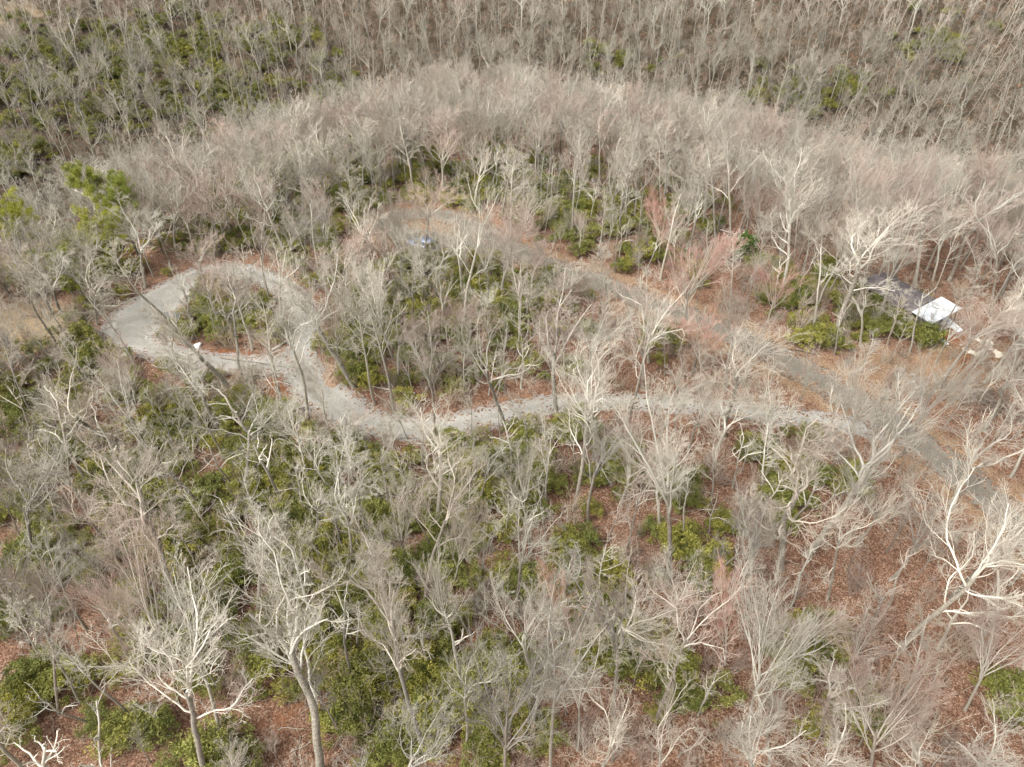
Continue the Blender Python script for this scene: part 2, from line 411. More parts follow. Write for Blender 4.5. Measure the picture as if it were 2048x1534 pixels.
# ------------------------------------------------------------------ tree generator
def nrm(v): return v / np.maximum(np.linalg.norm(v, axis=-1, keepdims=True), 1e-9)
def walk(rng, P0, D0, L, n, wob, trop, kink=0):
    B = len(P0); P = np.zeros((B, n, 3)); P[:, 0] = P0; d = D0.copy(); seg = (L / (n - 1))[:, None]
    for i in range(1, n):
        P[:, i] = P[:, i - 1] + d * seg
        nz = rng.normal(0, 1, (B, 3)) * wob
        if kink: nz = nz + (rng.random((B, 1)) < .25) * rng.normal(0, kink, (B, 3))
        d = nrm(d + nz + np.array([0, 0, trop]))
    return P
def kids(rng, P, R, k, t0, t1, a0, a1, lr, n, wob, trop, rr, rmin, tap=.3, kink=0, lvar=.35, short=.5):
    B, m, _ = P.shape
    t = t0 + (t1 - t0) * (np.arange(k)[None, :] + rng.random((B, k))) / k
    f = t * (m - 1); i = np.minimum(f.astype(int), m - 2); fr = (f - i)[..., None]
    bi = np.arange(B)[:, None]
    pos = P[bi, i] * (1 - fr) + P[bi, i + 1] * fr
    tan = nrm(P[bi, i + 1] - P[bi, i])
    rad = R[bi, i] * (1 - fr[..., 0]) + R[bi, i + 1] * fr[..., 0]
    L = np.linalg.norm(np.diff(P, axis=1), axis=-1).sum(1)[:, None] * lr * (1 - short * t) * (1 + lvar * rng.uniform(-1, 1, (B, k)))
    ref = nrm(rng.normal(0, 1, (B, k, 3))); per = nrm(np.cross(tan, ref))
    a = np.radians(rng.uniform(a0, a1, (B, k)))[..., None]
    d = nrm(np.cos(a) * tan + np.sin(a) * per + np.array([0, 0, trop]))
    pos = pos.reshape(-1, 3); d = d.reshape(-1, 3); L = L.ravel()
    r0 = np.maximum(rad.ravel() * rr, rmin)
    Q = walk(rng, pos, d, L, n, wob, trop, kink)
    s = np.linspace(0, 1, n)[None, :]
    return Q, np.maximum(r0[:, None] * (1 - (1 - tap) * s), rmin * .8)
def tubes(levels, sides):
    VV, FF, RR = [], [], []; off = 0
    for (P, R), s in zip(levels, sides):
        B, n, _ = P.shape
        T = np.zeros_like(P); T[:, 1:-1] = P[:, 2:] - P[:, :-2]; T[:, 0] = P[:, 1] - P[:, 0]; T[:, -1] = P[:, -1] - P[:, -2]; T = nrm(T)
        ref = np.where(np.abs(T[:, :1, 2:3]) > .9, np.array([1., 0, 0]), np.array([0, 0, 1.]))
        U = nrm(np.cross(T, ref)); W = np.cross(T, U)
        a = np.arange(s) * 2 * math.pi / s
        ring = P[:, :, None] + R[:, :, None, None] * (np.cos(a)[:, None] * U[:, :, None] + np.sin(a)[:, None] * W[:, :, None])
        VV.append(ring.reshape(-1, 3)); RR.append(np.repeat(R.ravel(), s))
        b = (np.arange(B)[:, None, None] * n + np.arange(n - 1)[None, :, None]) * s
        j = np.arange(s)[None, None, :]; j2 = (j + 1) % s
        FF.append(np.stack([b + j, b + j2, b + s + j2, b + s + j], -1).reshape(-1, 4) + off)
        off += B * n * s
    return np.concatenate(VV), np.concatenate(FF), np.concatenate(RR)

def trunk_path(rng, L, r0, r1, n=12, wob=.03, lean=.04, flare=1.5):
    d = nrm(np.array([[rng.normal(0, lean), rng.normal(0, lean), 1.]]))
    P = walk(rng, np.array([[0., 0, -.4]]), d, np.array([L + .4]), n, wob, .03)
    s = np.linspace(0, 1, n); R = (r0 + (r1 - r0) * s)
    R = R * (1 + (flare - 1) * np.exp(-s * L / .5))
    return P, R[None, :]
def grow(kind, seed, lod=0):
    rng = np.random.default_rng(seed); q = [1, .75][lod]
    K = lambda v: max(2, int(round(v * q)))
    tw = [.0105, .013][lod]
    if kind == 'oak':
        P, R = trunk_path(rng, rng.uniform(8, 11), .175, .12, 14, .05, .05)
        A = kids(rng, P, R, 4, .86, 1, 10, 40, 1.05, 13, .14, .09, .6, .03, .2, .28)
        B_ = kids(rng, P, R, 3, .55, .9, 40, 68, .65, 13, .16, .08, .4, .03, .22, .28)
        A = (np.concatenate([A[0], B_[0]]), np.concatenate([A[1], B_[1]]))
        C = kids(rng, *A, K(9), .15, .98, 25, 52, .48, 9, .13, .10, .46, .014, .3, .22)
        D = kids(rng, *C, K(7), .15, 1, 22, 48, .58, 7, .11, .09, .5, .010, .4, .15)
        E = kids(rng, *D, K(5), .15, 1, 20, 45, .55, 5, .09, .07, .6, tw * .68, .5)
        lv = [A, C, D, E]; sd = [7, 5, 3, 3]
    elif kind == 'dome':
        P, R = trunk_path(rng, rng.uniform(6, 8), .13, .09, 12, .05, .05)
        A = kids(rng, P, R, 7, .7, 1, 15, 48, .85, 10, .12, .08, .55, .022, .2, .15, lvar=.2, short=.2)
        C = kids(rng, *A, K(9), .15, .98, 22, 46, .52, 8, .11, .09, .45, .010, .3, .1)
        D = kids(rng, *C, K(7), .15, 1, 22, 50, .52, 6, .12, .06, .55, .010, .4)
        E = kids(rng, *D, K(5), .15, 1, 20, 46, .55, 4, .09, .07, .65, tw * .7, .5)
        lv = [A, C, D, E]; sd = [5, 4, 3, 3]
    elif kind == 'fan':
        P, R = trunk_path(rng, rng.uniform(4.5, 7), .17, .12, 10, .03, .05)
        A = kids(rng, P, R, 9, .6, 1, 10, 42, 1.45, 9, .07, .06, .5, .025, .25, lvar=.2, short=.2)
        C = kids(rng, *A, K(8), .12, .95, 15, 38, .5, 7, .08, .05, .55, .014, .3)
        D = kids(rng, *C, K(7), .15, 1, 15, 38, .5, 5, .08, .04, .65, .011, .5)
        E = kids(rng, *D, K(6), .2, 1, 15, 40, .55, 3, .06, .03, .8, tw * .9, .6)
        lv = [A, C, D, E]; sd = [5, 4, 3, 3]
    elif kind == 'slim':
        P, R = trunk_path(rng, 17, .16, .025, 18, .03, .03)
        A = kids(rng, P, R, K(20), .42, 1, 30, 62, .27, 7, .12, .07, .5, .018, .3, .15, short=.55)
        C = kids(rng, *A, K(6), .2, 1, 25, 50, .5, 5, .14, .05, .6, .012, .4)
        D = kids(rng, *C, K(6), .2, 1, 25, 50, .5, 4, .12, .04, .7, .011, .5)
        E = kids(rng, *D, K(4), .2, 1, 25, 50, .6, 3, .1, .03, .8, tw, .7)
        lv = [A, C, D, E]; sd = [4, 3, 3, 3]
    elif kind == 'pole':
        P, R = trunk_path(rng, 17, .13, .03, 12, .012, .05)
        A = kids(rng, P, R, 15, .55, 1, 25, 55, .24, 7, .1, .09, .5, .018, .3, .1, short=.5)
        C = kids(rng, *A, 6, .2, 1, 22, 46, .5, 5, .12, .06, .6, .012, .4)
        D = kids(rng, *C, 6, .2, 1, 22, 46, .5, 4, .1, .05, .7, .012, .5)
        lv = [A, C, D]; sd = [4, 3, 3]
    elif kind == 'fork':      # upright, two or three leaders, narrow crown
        P, R = trunk_path(rng, rng.uniform(7, 10), .17, .12, 12, .04, .05)
        A = kids(rng, P, R, 4, .75, 1, 8, 26, .95, 9, .09, .06, .75, .03, .2, .12, lvar=.2, short=.1)
        C = kids(rng, *A, K(10), .15, 1, 28, 55, .32, 7, .14, .06, .5, .015, .3, .15)
        D = kids(rng, *C, K(7), .15, 1, 25, 50, .5, 5, .14, .05, .6, .012, .4)
        E = kids(rng, *D, K(6), .2, 1, 25, 50, .55, 3, .12, .03, .8, tw, .7)
        lv = [A, C, D, E]; sd = [6, 4, 3, 3]
    elif kind == 'snag':
        P, R = trunk_path(rng, 10, .17, .07, 14, .06, .05)
        A = kids(rng, P, R, 6, .5, 1, 25, 60, .4, 8, .18, .05, .7, .03, .35, .3)
        C = kids(rng, *A, 3, .3, 1, 25, 60, .4, 6, .2, .04, .6, .018, .4, .2)
        D = kids(rng, *C, 3, .3, 1, 25, 60, .4, 4, .2, .04, .6, .012, .4)
        lv = [A, C, D]; sd = [6, 4, 3]
    elif kind == 'brush':
        n = 9
        base = np.stack([rng.normal(0, .35, n), rng.normal(0, .35, n), np.full(n, -.1)], -1)
        d = nrm(np.stack([rng.normal(0, .35, n), rng.normal(0, .35, n), np.ones(n)], -1))
        P = walk(rng, base, d, rng.uniform(1.4, 3.0, n), 7, .1, .05); R = np.linspace(.02, .01, 7)[None, :].repeat(n, 0)
        C = kids(rng, P, R, 7, .2, 1, 20, 50, .5, 5, .14, .05, .7, .010, .5)
        D = kids(rng, *C, 5, .2, 1, 20, 50, .55, 3, .12, .03, .8, .009, .6)
        lv = [C, D]; sd = [3, 3]
    crown = tubes(lv, sd)
    trunk = tubes([(P, R)], [10 if lod == 0 else 5] if kind != 'brush' else [3])
    return trunk, crown

def size_of(tr, cr):
    V = cr[0]; h = np.percentile(V[:, 2], 99.5); c = V[:, :2].mean(0)
    wd = 2 * np.percentile(np.hypot(*(V[:, :2] - c).T), 92)
    return h, wd
TREES = {}
def make_kind(kind, seeds, m_tr):
    TREES[kind] = []
    for i, (s, m) in enumerate(zip(seeds, m_tr)):
        tr, cr = grow(kind, s)
        h, wd = size_of(tr, cr)
        TREES[kind].append((mesh_np('trunk', tr[0], tr[1], [m], {'rad': tr[2]}, True), mesh_np('crown', cr[0], cr[1], [m], {'rad': cr[2]}, True), h, wd))
make_kind('oak', [11, 12, 13, 14, 15, 16, 17], [M_OAK, M_OAK, M_OAK, M_GREY, M_OAK, M_OAK, M_MAPLE])
make_kind('fan', [21, 22, 23, 24], [M_OAK, M_MAPLE, M_GREY, M_MAPLE])
make_kind('red', [], []); make_kind('slim', [31, 32, 33, 34], [M_GREY, M_OAK, M_GREY, M_OAK])
make_kind('fork', [41, 42, 43, 44], [M_OAK, M_GREY, M_MAPLE, M_OAK])
make_kind('snag', [51, 52], [M_OAK, M_OAK])
make_kind('dome', [55, 56, 57, 58], [M_OAK, M_GREY, M_MAPLE, M_OAK])
tr, cr = grow('fan', 61); h_, w_ = size_of(tr, cr)
TREES['red'] = [(mesh_np('trunk', tr[0], tr[1], [M_RED], {'rad': tr[2]}, True), mesh_np('crown', cr[0], cr[1], [M_RED], {'rad': cr[2]}, True), h_, w_)]

THINGS = []      # (object, kind, px, py, info) for the labels
def place_tree(kind, i, base, top, width, yaw):
    trm, crm, h0, w0 = TREES[kind][i % len(TREES[kind])]
    axis = Vector(top) - Vector(base); h = axis.length
    o = empty('bare_tree', base)
    o.rotation_mode = 'QUATERNION'
    o.rotation_quaternion = Vector((0, 0, 1)).rotation_difference(axis.normalized()) @ Quaternion((0, 0, 1), yaw)
    sx = min(max(width / w0, .45), 1.6); sz = h / h0
    sx = min(max(sx, sz * .55), sz * 1.7)
    o.scale = (sx, sx, sz)
    add('trunk', trm, o); add('crown', crm, o)
    return o

# survey of the trees one can single out: base x,y  top x,y  crown width (all px of the 2048 photograph), kind
HERO = """640 1550 540 1150 330 oak|365 1365 190 1050 230 fan|412 1565 215 1240 300 oak|445 1488 348 1075 130 fork|205 1565 165 1390 90 snag
118 1428 10 1100 150 oak|160 1405 -20 1120 170 oak|518 1215 515 1010 130 fork|345 1200 210 940 230 oak|400 1020 330 850 130 oak|498 1002 475 800 200 oak
552 897 400 820 110 snag|235 890 95 730 210 oak|290 850 215 690 130 fan|468 791 345 560 130 oak|440 860 335 700 150 fork|857 1508 775 1105 250 oak
1100 1550 1095 1100 200 fork|1010 1570 1010 1265 190 fan|933 1495 985 1290 130 oak|1155 1500 1205 1275 130 fork|711 1368 660 1190 80 snag|681 1478 630 1330 70 slim
850 1205 850 930 160 oak|903 1180 925 1000 110 fan|1035 1230 1030 970 130 fork|1225 1425 1262 1040 150 fork|1312 1445 1345 1140 220 oak|1495 1450 1610 1135 220 fan
1735 1570 1800 1275 210 fan|1500 1610 1455 1340 200 oak|1545 1600 1545 1370 150 oak|1305 1600 1305 1420 150 fork|1805 1295 1985 930 270 oak|1450 1330 1470 1165 130 red
1562 1140 1645 750 280 oak|1615 1110 1775 760 230 oak|1335 1170 1370 710 210 fork|1395 1185 1500 1005 130 oak|1447 872 1472 620 230 oak|1655 1200 1760 975 130 oak
731 812 665 540 90 slim|863 872 845 590 90 fork|677 790 600 500 150 oak|790 832 735 490 120 slim|1010 835 1010 600 190 oak|1115 850 1120 600 170 fork
1148 1020 1165 680 210 oak|1255 855 1275 535 180 oak|1175 1045 1190 850 130 fork|872 1060 890 820 150 oak|612 838 590 560 140 oak|497 745 450 540 150 oak
505 700 485 525 100 slim|300 655 200 470 100 slim|905 350 900 195 130 oak|1050 492 1050 380 90 fan|1370 655 1395 468 160 red|1462 512 1500 220 110 oak
1430 482 1445 270 80 slim|1672 670 1722 380 180 oak|1755 645 1845 300 170 fan|1625 662 1660 470 60 snag|1560 592 1640 330 100 oak|1142 482 1165 220 75 slim
925 682 925 380 120 oak|905 642 830 430 110 oak|570 512 530 330 150 oak|340 582 290 380 150 fork|420 532 380 400 120 oak|1240 470 1250 260 75 slim
1010 470 1000 300 80 slim|750 560 735 400 100 fork|640 560 600 400 100 slim|560 660 545 500 90 oak|250 640 175 500 110 oak|130 640 60 480 130 fork
80 760 -10 600 140 oak|200 560 120 420 110 slim|1320 560 1345 380 80 slim|1560 480 1600 290 100 fork|1700 500 1760 300 110 fan|1900 560 1975 330 130 fork
1980 640 2060 420 150 oak|1870 690 1935 520 90 slim|1960 700 2040 560 110 oak|1850 900 1930 700 150 fan|1905 1010 2010 800 180 fork|1700 905 1760 720 130 fan
1520 990 1560 850 90 slim|1250 1120 1260 930 100 oak|1100 940 1090 800 80 slim|960 1010 960 880 90 fork|1240 1010 1290 840 120 fan|780 1010 770 870 110 oak
700 1010 680 860 110 slim|640 1080 600 930 100 oak|240 1110 160 960 130 oak|90 1010 0 880 140 fan|60 1290 -40 1080 130 fan|270 1330 200 1180 110 snag
560 1330 520 1190 100 snag|1780 1440 1850 1230 110 slim|1930 1420 2040 1200 160 fan|1960 1600 2010 1400 180 fork|1850 1620 1870 1430 180 oak|1640 1600 1650 1430 160 oak
1200 1620 1190 1450 150 oak|120 1600 60 1440 160 snag|60 1560 -30 1380 160 oak|1420 1010 1440 880 90 oak|1950 1290 2050 1130 120 snag|1060 1110 1060 980 80 snag
1830 570 1880 400 90 oak|1790 560 1830 380 80 slim|1760 900 1830 740 110 fork|1650 900 1680 760 90 fork|610 450 585 280 90 fork|700 470 690 330 80 slim
830 400 815 230 80 slim|1080 380 1085 210 80 fork|1330 400 1350 220 90 fork|1200 380 1215 210 80 fork|1280 330 1300 180 90 fan|980 330 985 180 90 fork
380 480 330 330 110 oak|480 430 440 290 100 fork|150 540 70 420 110 oak|740 360 725 210 90 fork|650 340 625 200 90 fan|1120 330 1130 190 80 slim
1400 350 1430 200 90 fork|1640 430 1700 250 100 oak|1900 450 1990 300 120 fan|2000 530 2080 380 130 fan|1530 380 1570 220 90 fan|1780 430 1850 280 100 fork|1775 690 1815 560 70 slim|1720 690 1755 560 80 fork"""
heroes = []
placed = []
n_tree = 0
CAND = []        # every tree: (dist, kind, variant, base, top, width, yaw, hero)
for k, ent in enumerate(HERO.replace('\n', '|').split('|')):
    bx, by, tx, ty, wpx, kd = ent.split(); bx, by, tx, ty, wpx = map(float, (bx, by, tx, ty, wpx))
    b = ground(bx, by)
    for q in range(1, 40):
        if min(s_drive(b[0:1], b[1:2])[0], s_road(b[0:1], b[1:2])[0]) > .35: break
        a_ = q * 2.4; rr_ = .12 * q; g0 = ground(bx, by); b = np.array([g0[0] + rr_ * math.cos(a_), g0[1] + rr_ * math.sin(a_), 0.]); b[2] = H1(b[0], b[1])
    r = ray(tx, ty); hxy = r[:2]
    t = float(np.dot(b[:2], hxy) / np.dot(hxy, hxy)); tp = np.array([r[0] * t, r[1] * t, CAMH + r[2] * t])
    hgt = tp[2] - b[2]
    off = tp[:2] - b[:2]; mx = .22 * hgt if kd != 'snag' else .5 * hgt
    if np.linalg.norm(off) > mx: off = off / np.linalg.norm(off) * mx
    tp = np.array([b[0] + off[0], b[1] + off[1], b[2] + max(hgt, 5)])
    depth = b[1] * CP + (CAMH - tp[2]) * SP
    CAND.append([float(np.linalg.norm(b - [0, 0, CAMH])), kd, k, b, tp, wpx * depth / FPX, k * 2.4, True])

# random fill: dart throwing with spacing
pts = [(c[3][0], c[3][1]) for c in CAND]
cell = {}
def key(x, y): return (int(x // 6), int(y // 6))
for p in pts: cell.setdefault(key(*p), []).append(p)
def ok(x, y, d):
    kx, ky = key(x, y)
    for i in (-1, 0, 1):
        for j in (-1, 0, 1):
            for q in cell.get((kx + i, ky + j), ()):
                if (q[0] - x) ** 2 + (q[1] - y) ** 2 < d * d: return False
    return True
# clearings (px of ground point): nothing taller than brush grows here
CLEAR = [(1890, 640, 75, 50), (1960, 700, 60, 30), (60, 660, 60, 40), (905, 462, 60, 20), (320, 640, 60, 40), (840, 470, 60, 25), (1800, 600, 60, 35), (1005, 640, 28, 28), (1500, 540, 60, 25), (540, 1440, 90, 60), (1800, 760, 80, 40), (1640, 1080, 60, 50), (210, 540, 100, 45), (60, 560, 70, 45)]
N = 60000
rx = RNG.uniform(-230, 230, N); ry = RNG.uniform(5, 300, N); rz = height(rx, ry)
ppx, ppy = project(rx, ry, rz); tpx, tpy = project(rx, ry, rz + 15)
inside = (ppx > -260) & (ppx < 2310) & (tpy < 1640) & (ppy > -70) & ((ry > 0))
dr = s_drive(rx, ry); rd = s_road(rx, ry)
sel = inside & (dr > 1.0) & (rd > 1.8)
for i in np.nonzero(sel)[0]:
    x, y, z = rx[i], ry[i], rz[i]; px, py = ppx[i], ppy[i]
    if any(((px - a) / c) ** 2 + ((py - b) / d) ** 2 < 1 for a, b, c, d in CLEAR): continue
    a = math.atan2(x - CX, y - CY); dbr = math.hypot(x - CX, y - CY) - float(np.interp(a, BA, BR))
    far = dbr > 22
    if far: sp = 3.3 if px < 800 else 2.8
    elif dbr > 3: continue
    elif dbr > -28: sp = 2.05
    elif dbr > -50: sp = 3.5
    else: sp = 3.9 if px > 1150 and py > 600 else 3.15
    if ((px - 430) / 230) ** 2 + ((py - 690) / 150) ** 2 < 1: sp = 5.2
    if ((px - 290) / 160) ** 2 + ((py - 760) / 70) ** 2 < 1 and random.random() < .7: continue
    if ((px - 80) / 120) ** 2 + ((py - 750) / 55) ** 2 < 1 and random.random() < .6: continue
    if rd[i] < 6 and px > 1050: sp = 4.3
    if not ok(x, y, sp): continue
    cell.setdefault(key(x, y), []).append((x, y))
    u = random.random()
    if far: kd = 'slim' if u < .6 else ('fork' if u < .8 else 'dome'); h = random.uniform(10, 15.5)
    elif dbr > -35: kd = 'dome' if u < .55 else ('fan' if u < .65 else 'fork' if u < .8 else 'slim'); h = random.uniform(9, 12.5)
    else:
        kd = 'slim' if u < .3 else 'fork' if u < .5 else 'oak' if u < .6 else 'dome' if u < .82 else 'fan' if u < .92 else 'snag'; h = random.uniform(5.5, 12.5)
        if random.random() < .05 and px > 1100: kd = 'red'; h = random.uniform(6, 9)
    wd = h * dict(oak=.6, fan=.55, slim=.3, fork=.42, snag=.35, red=.6, dome=.62)[kd] * random.uniform(.8, 1.2)
    ln = random.uniform(0, .09) * h; la = random.uniform(0, 6.28)
    CAND.append([math.sqrt(x * x + y * y + (z - CAMH) ** 2), kd, random.randrange(99), np.array([x, y, z]),
                 np.array([x + ln * math.cos(la), y + ln * math.sin(la), z + h]), wd, random.uniform(0, 6.28), False])
n2 = 26000
ax_ = RNG.uniform(-110, 110, n2); ay_ = RNG.uniform(10, 118, n2); az_ = height(ax_, ay_); apx, apy = project(ax_, ay_, az_)
asd = s_drive(ax_, ay_); asr = s_road(ax_, ay_); adb = np.hypot(ax_ - CX, ay_ - CY) - np.interp(np.arctan2(ax_ - CX, ay_ - CY), BA, BR)
for i in np.nonzero((apx > -40) & (apx < 2090) & (apy < 1580) & (asd > .8) & (asr > 1.0) & (adb < -25))[0]:
    x, y, z = ax_[i], ay_[i], az_[i]; px, py = apx[i], apy[i]
    if any(((px - a) / c) ** 2 + ((py - b) / d) ** 2 < 1 for a, b, c, d in CLEAR): continue
    if ((px - 290) / 160) ** 2 + ((py - 750) / 70) ** 2 < 1: continue
    if not ok(x, y, 2.2): continue
    cell.setdefault(key(x, y), []).append((x, y))
    h = random.uniform(4, 8.5); kd = random.choice(['slim', 'slim', 'fork', 'dome', 'snag']); ln = random.uniform(0, .12) * h; la = random.uniform(0, 6.28)
    CAND.append([math.sqrt(x * x + y * y + (z - CAMH) ** 2) + 60, kd, random.randrange(99), np.array([x, y, z]),
                 np.array([x + ln * math.cos(la), y + ln * math.sin(la), z + h]), h * random.uniform(.3, .5), random.uniform(0, 6.28), False])
CAND.sort(key=lambda c: (c[0] if not c[7] else c[0] * .6))
def visible(c):
    b, tp = c[3], c[4]
    a1, b1 = project(b[0], b[1], b[2]); a2, b2 = project(tp[0], tp[1], tp[2])
    return -40 < a2 < 2090 and -20 < b2 < 1560
ind, rest = [], []
for c in CAND:
    (ind if (visible(c) and len(ind) < 296) else rest).append(c)
for c in ind:
    o = place_tree(c[1], c[2], c[3], c[4], c[5], c[6])
    THINGS.append((o, c))

# ------------------------------------------------------------------ instanced stuff (geometry nodes)
def scatter(name, protos, pts, rots, scales, idx, **props):
    me = bpy.data.meshes.new(name)
    n = len(pts); me.vertices.add(n); me.vertices.foreach_set('co', np.asarray(pts, np.float32).ravel())
    a = me.attributes.new('rot', 'FLOAT_VECTOR', 'POINT'); a.data.foreach_set('vector', np.asarray(rots, np.float32).ravel())
    a = me.attributes.new('scl', 'FLOAT_VECTOR', 'POINT'); a.data.foreach_set('vector', np.asarray(scales, np.float32).ravel())
    a = me.attributes.new('idx', 'INT', 'POINT'); a.data.foreach_set('value', np.asarray(idx, np.int32))
    o = add(name, me, None, kind='stuff', **props)
    ng = bpy.data.node_groups.new(name, 'GeometryNodeTree')
    ng.interface.new_socket('Geometry', in_out='INPUT', socket_type='NodeSocketGeometry')
    ng.interface.new_socket('Geometry', in_out='OUTPUT', socket_type='NodeSocketGeometry')
    gi = ng.nodes.new('NodeGroupInput'); go = ng.nodes.new('NodeGroupOutput')
    gti = ng.nodes.new('GeometryNodeGeometryToInstance')
    for p in reversed(protos):
        oi = ng.nodes.new('GeometryNodeObjectInfo'); oi.inputs['Object'].default_value = p; oi.inputs['As Instance'].default_value = False
        ng.links.new(oi.outputs['Geometry'], gti.inputs[0])
    iop = ng.nodes.new('GeometryNodeInstanceOnPoints')
    ng.links.new(gi.outputs[0], iop.inputs['Points']); ng.links.new(gti.outputs[0], iop.inputs['Instance'])
    iop.inputs['Pick Instance'].default_value = True
    def na(nm, ty):
        q = ng.nodes.new('GeometryNodeInputNamedAttribute'); q.data_type = ty; q.inputs['Name'].default_value = nm; return q.outputs[0]
    ng.links.new(na('idx', 'INT'), iop.inputs['Instance Index'])
    ng.links.new(na('scl', 'FLOAT_VECTOR'), iop.inputs['Scale'])
    e2r = ng.nodes.new('FunctionNodeEulerToRotation'); ng.links.new(na('rot', 'FLOAT_VECTOR'), e2r.inputs[0]); ng.links.new(e2r.outputs[0], iop.inputs['Rotation'])
    ng.links.new(iop.outputs[0], go.inputs[0])
    md = o.modifiers.new('scatter', 'NODES'); md.node_group = ng
    return o
def joined(parts, mats):
    V, F, R, off = [], [], [], 0
    for v, f, r in parts: V.append(v); F.append(f + off); R.append(r); off += len(v)
    return np.concatenate(V), np.concatenate(F), np.concatenate(R)
def proto(kind, seed, m, lod=1):
    tr, cr = grow(kind, seed, lod); h, wd = size_of(tr, cr)
    V, F, R = joined([tr, cr], None)
    me = mesh_np('src_' + kind, V, F, [m], {'rad': R}, True)
    return bpy.data.objects.new('src_' + kind, me), h, wd
PR = {'slim': [proto('slim', 71, M_GREY), proto('slim', 72, M_GREY), proto('slim', 73, M_OAK)],
      'fan': [proto('fan', 74, M_GREY), proto('fan', 75, M_MAPLE), proto('fan', 76, M_OAK)],
      'fork': [proto('fork', 77, M_GREY), proto('fork', 78, M_MAPLE)], 'oak': [proto('oak', 79, M_OAK)], 'dome': [proto('dome', 82, M_GREY), proto('dome', 83, M_MAPLE), proto('dome', 84, M_GREY), proto('dome', 85, M_OAK)],
      'snag': [proto('snag', 80, M_OAK)], 'red': [proto('fan', 81, M_RED)]}
flat = [(k, j) for k in PR for j in range(len(PR[k]))]
pidx = {fj: i for i, fj in enumerate(flat)}
FARP = [proto('pole', 91, M_FAR), proto('pole', 92, M_FAR), proto('fork', 93, M_FAR), proto('dome', 94, M_FAR)]
P_, R_, S_, I_ = [], [], [], []
for c in rest:
    kd = c[1]; j = c[2] % len(PR[kd]); _, h0, w0 = PR[kd][j]; ix = pidx[(kd, j)]
    if c[3][2] < -8:
        q = {'slim': c[2] % 2, 'fork': 2}.get(kd, 3); _, h0, w0 = FARP[q]; ix = len(flat) + q
    ax = Vector(c[4]) - Vector(c[3]); sz = ax.length / h0; sx = min(max(c[5] / w0, sz * .55), sz * 1.7)
    qn = Vector((0, 0, 1)).rotation_difference(ax.normalized()) @ Quaternion((0, 0, 1), c[6])
    P_.append(c[3]); R_.append(tuple(qn.to_euler())); S_.append((sx, sx, sz)); I_.append(ix)
print('individual trees', len(ind), 'woodland trees', len(rest))
scatter('woodland', [PR[k][j][0] for k, j in flat] + [f[0] for f in FARP], P_, R_, S_, I_,
        label='dense grey-beige bare woodland covering the ridge brow and the far hillside', category='woodland')

# ------------------------------------------------------------------ evergreen shrubs
def leaves(rng, C, size, up=.35, var=.3):
    """one quad leaf per centre, random facing"""
    n = len(C)
    nrmv = nrm(rng.normal(0, 1, (n, 3)) + np.array([0, 0, up * 2])); a = nrm(np.cross(nrmv, nrm(rng.normal(0, 1, (n, 3))))); b = np.cross(nrmv, a)
    s = (size * rng.uniform(1 - var, 1 + var, n))[:, None]
    V = np.stack([C - a * s * .5, C + b * s * .2, C + a * s * .5, C - b * s * .2], 1).reshape(-1, 3)
    F = np.arange(4 * n).reshape(-1, 4)
    return V, F
def shrub_mesh(seed, nclump=46, per=60, size=.17):
    rng = np.random.default_rng(seed)
    th = rng.uniform(0, 2 * math.pi, nclump); u = np.sqrt(rng.random(nclump)); hz = rng.uniform(.25, 1, nclump)
    rr = u * 1.35 * (1 + .3 * np.sin(th * 3 + seed))
    top = 2.3 * np.sqrt(np.clip(1 - (rr / 1.9) ** 2, .05, 1)) * (.75 + .35 * rng.random(nclump))
    C = np.stack([rr * np.cos(th), rr * np.sin(th), top * (.35 + .65 * hz)], -1)
    cr = rng.uniform(.25, .5, nclump)
    L = C[:, None] + nrm(rng.normal(0, 1, (nclump, per, 3))) * (cr[:, None] * rng.random((nclump, per)) ** .4)[..., None] * np.array([1, 1, .7])
    tone = np.clip(.5 + .22 * rng.normal(size=(nclump, 1)) + .2 * rng.normal(size=(nclump, per)), 0, 1)
    V, F = leaves(rng, L.reshape(-1, 3), size)
    att = np.repeat(tone.ravel(), 4)
    n = 7
    sp = walk(rng, np.stack([rng.normal(0, .2, n), rng.normal(0, .2, n), np.full(n, -.2)], -1), nrm(np.stack([rng.normal(0, .5, n), rng.normal(0, .5, n), np.ones(n)], -1)), rng.uniform(1.2, 2.2, n), 6, .15, .02)
    st = tubes([(sp, np.linspace(.04, .015, 6)[None, :].repeat(n, 0))], [4])
    return (V, F, att), st
SH = []
for s in range(6):
    (V, F, a), st = shrub_mesh(100 + s)
    SH.append((mesh_np('foliage', V, F, [M_LAUREL], {'rnd': a}), mesh_np('stem', st[0], st[1], [M_BRUSH], {'rad': st[2]}, True)))
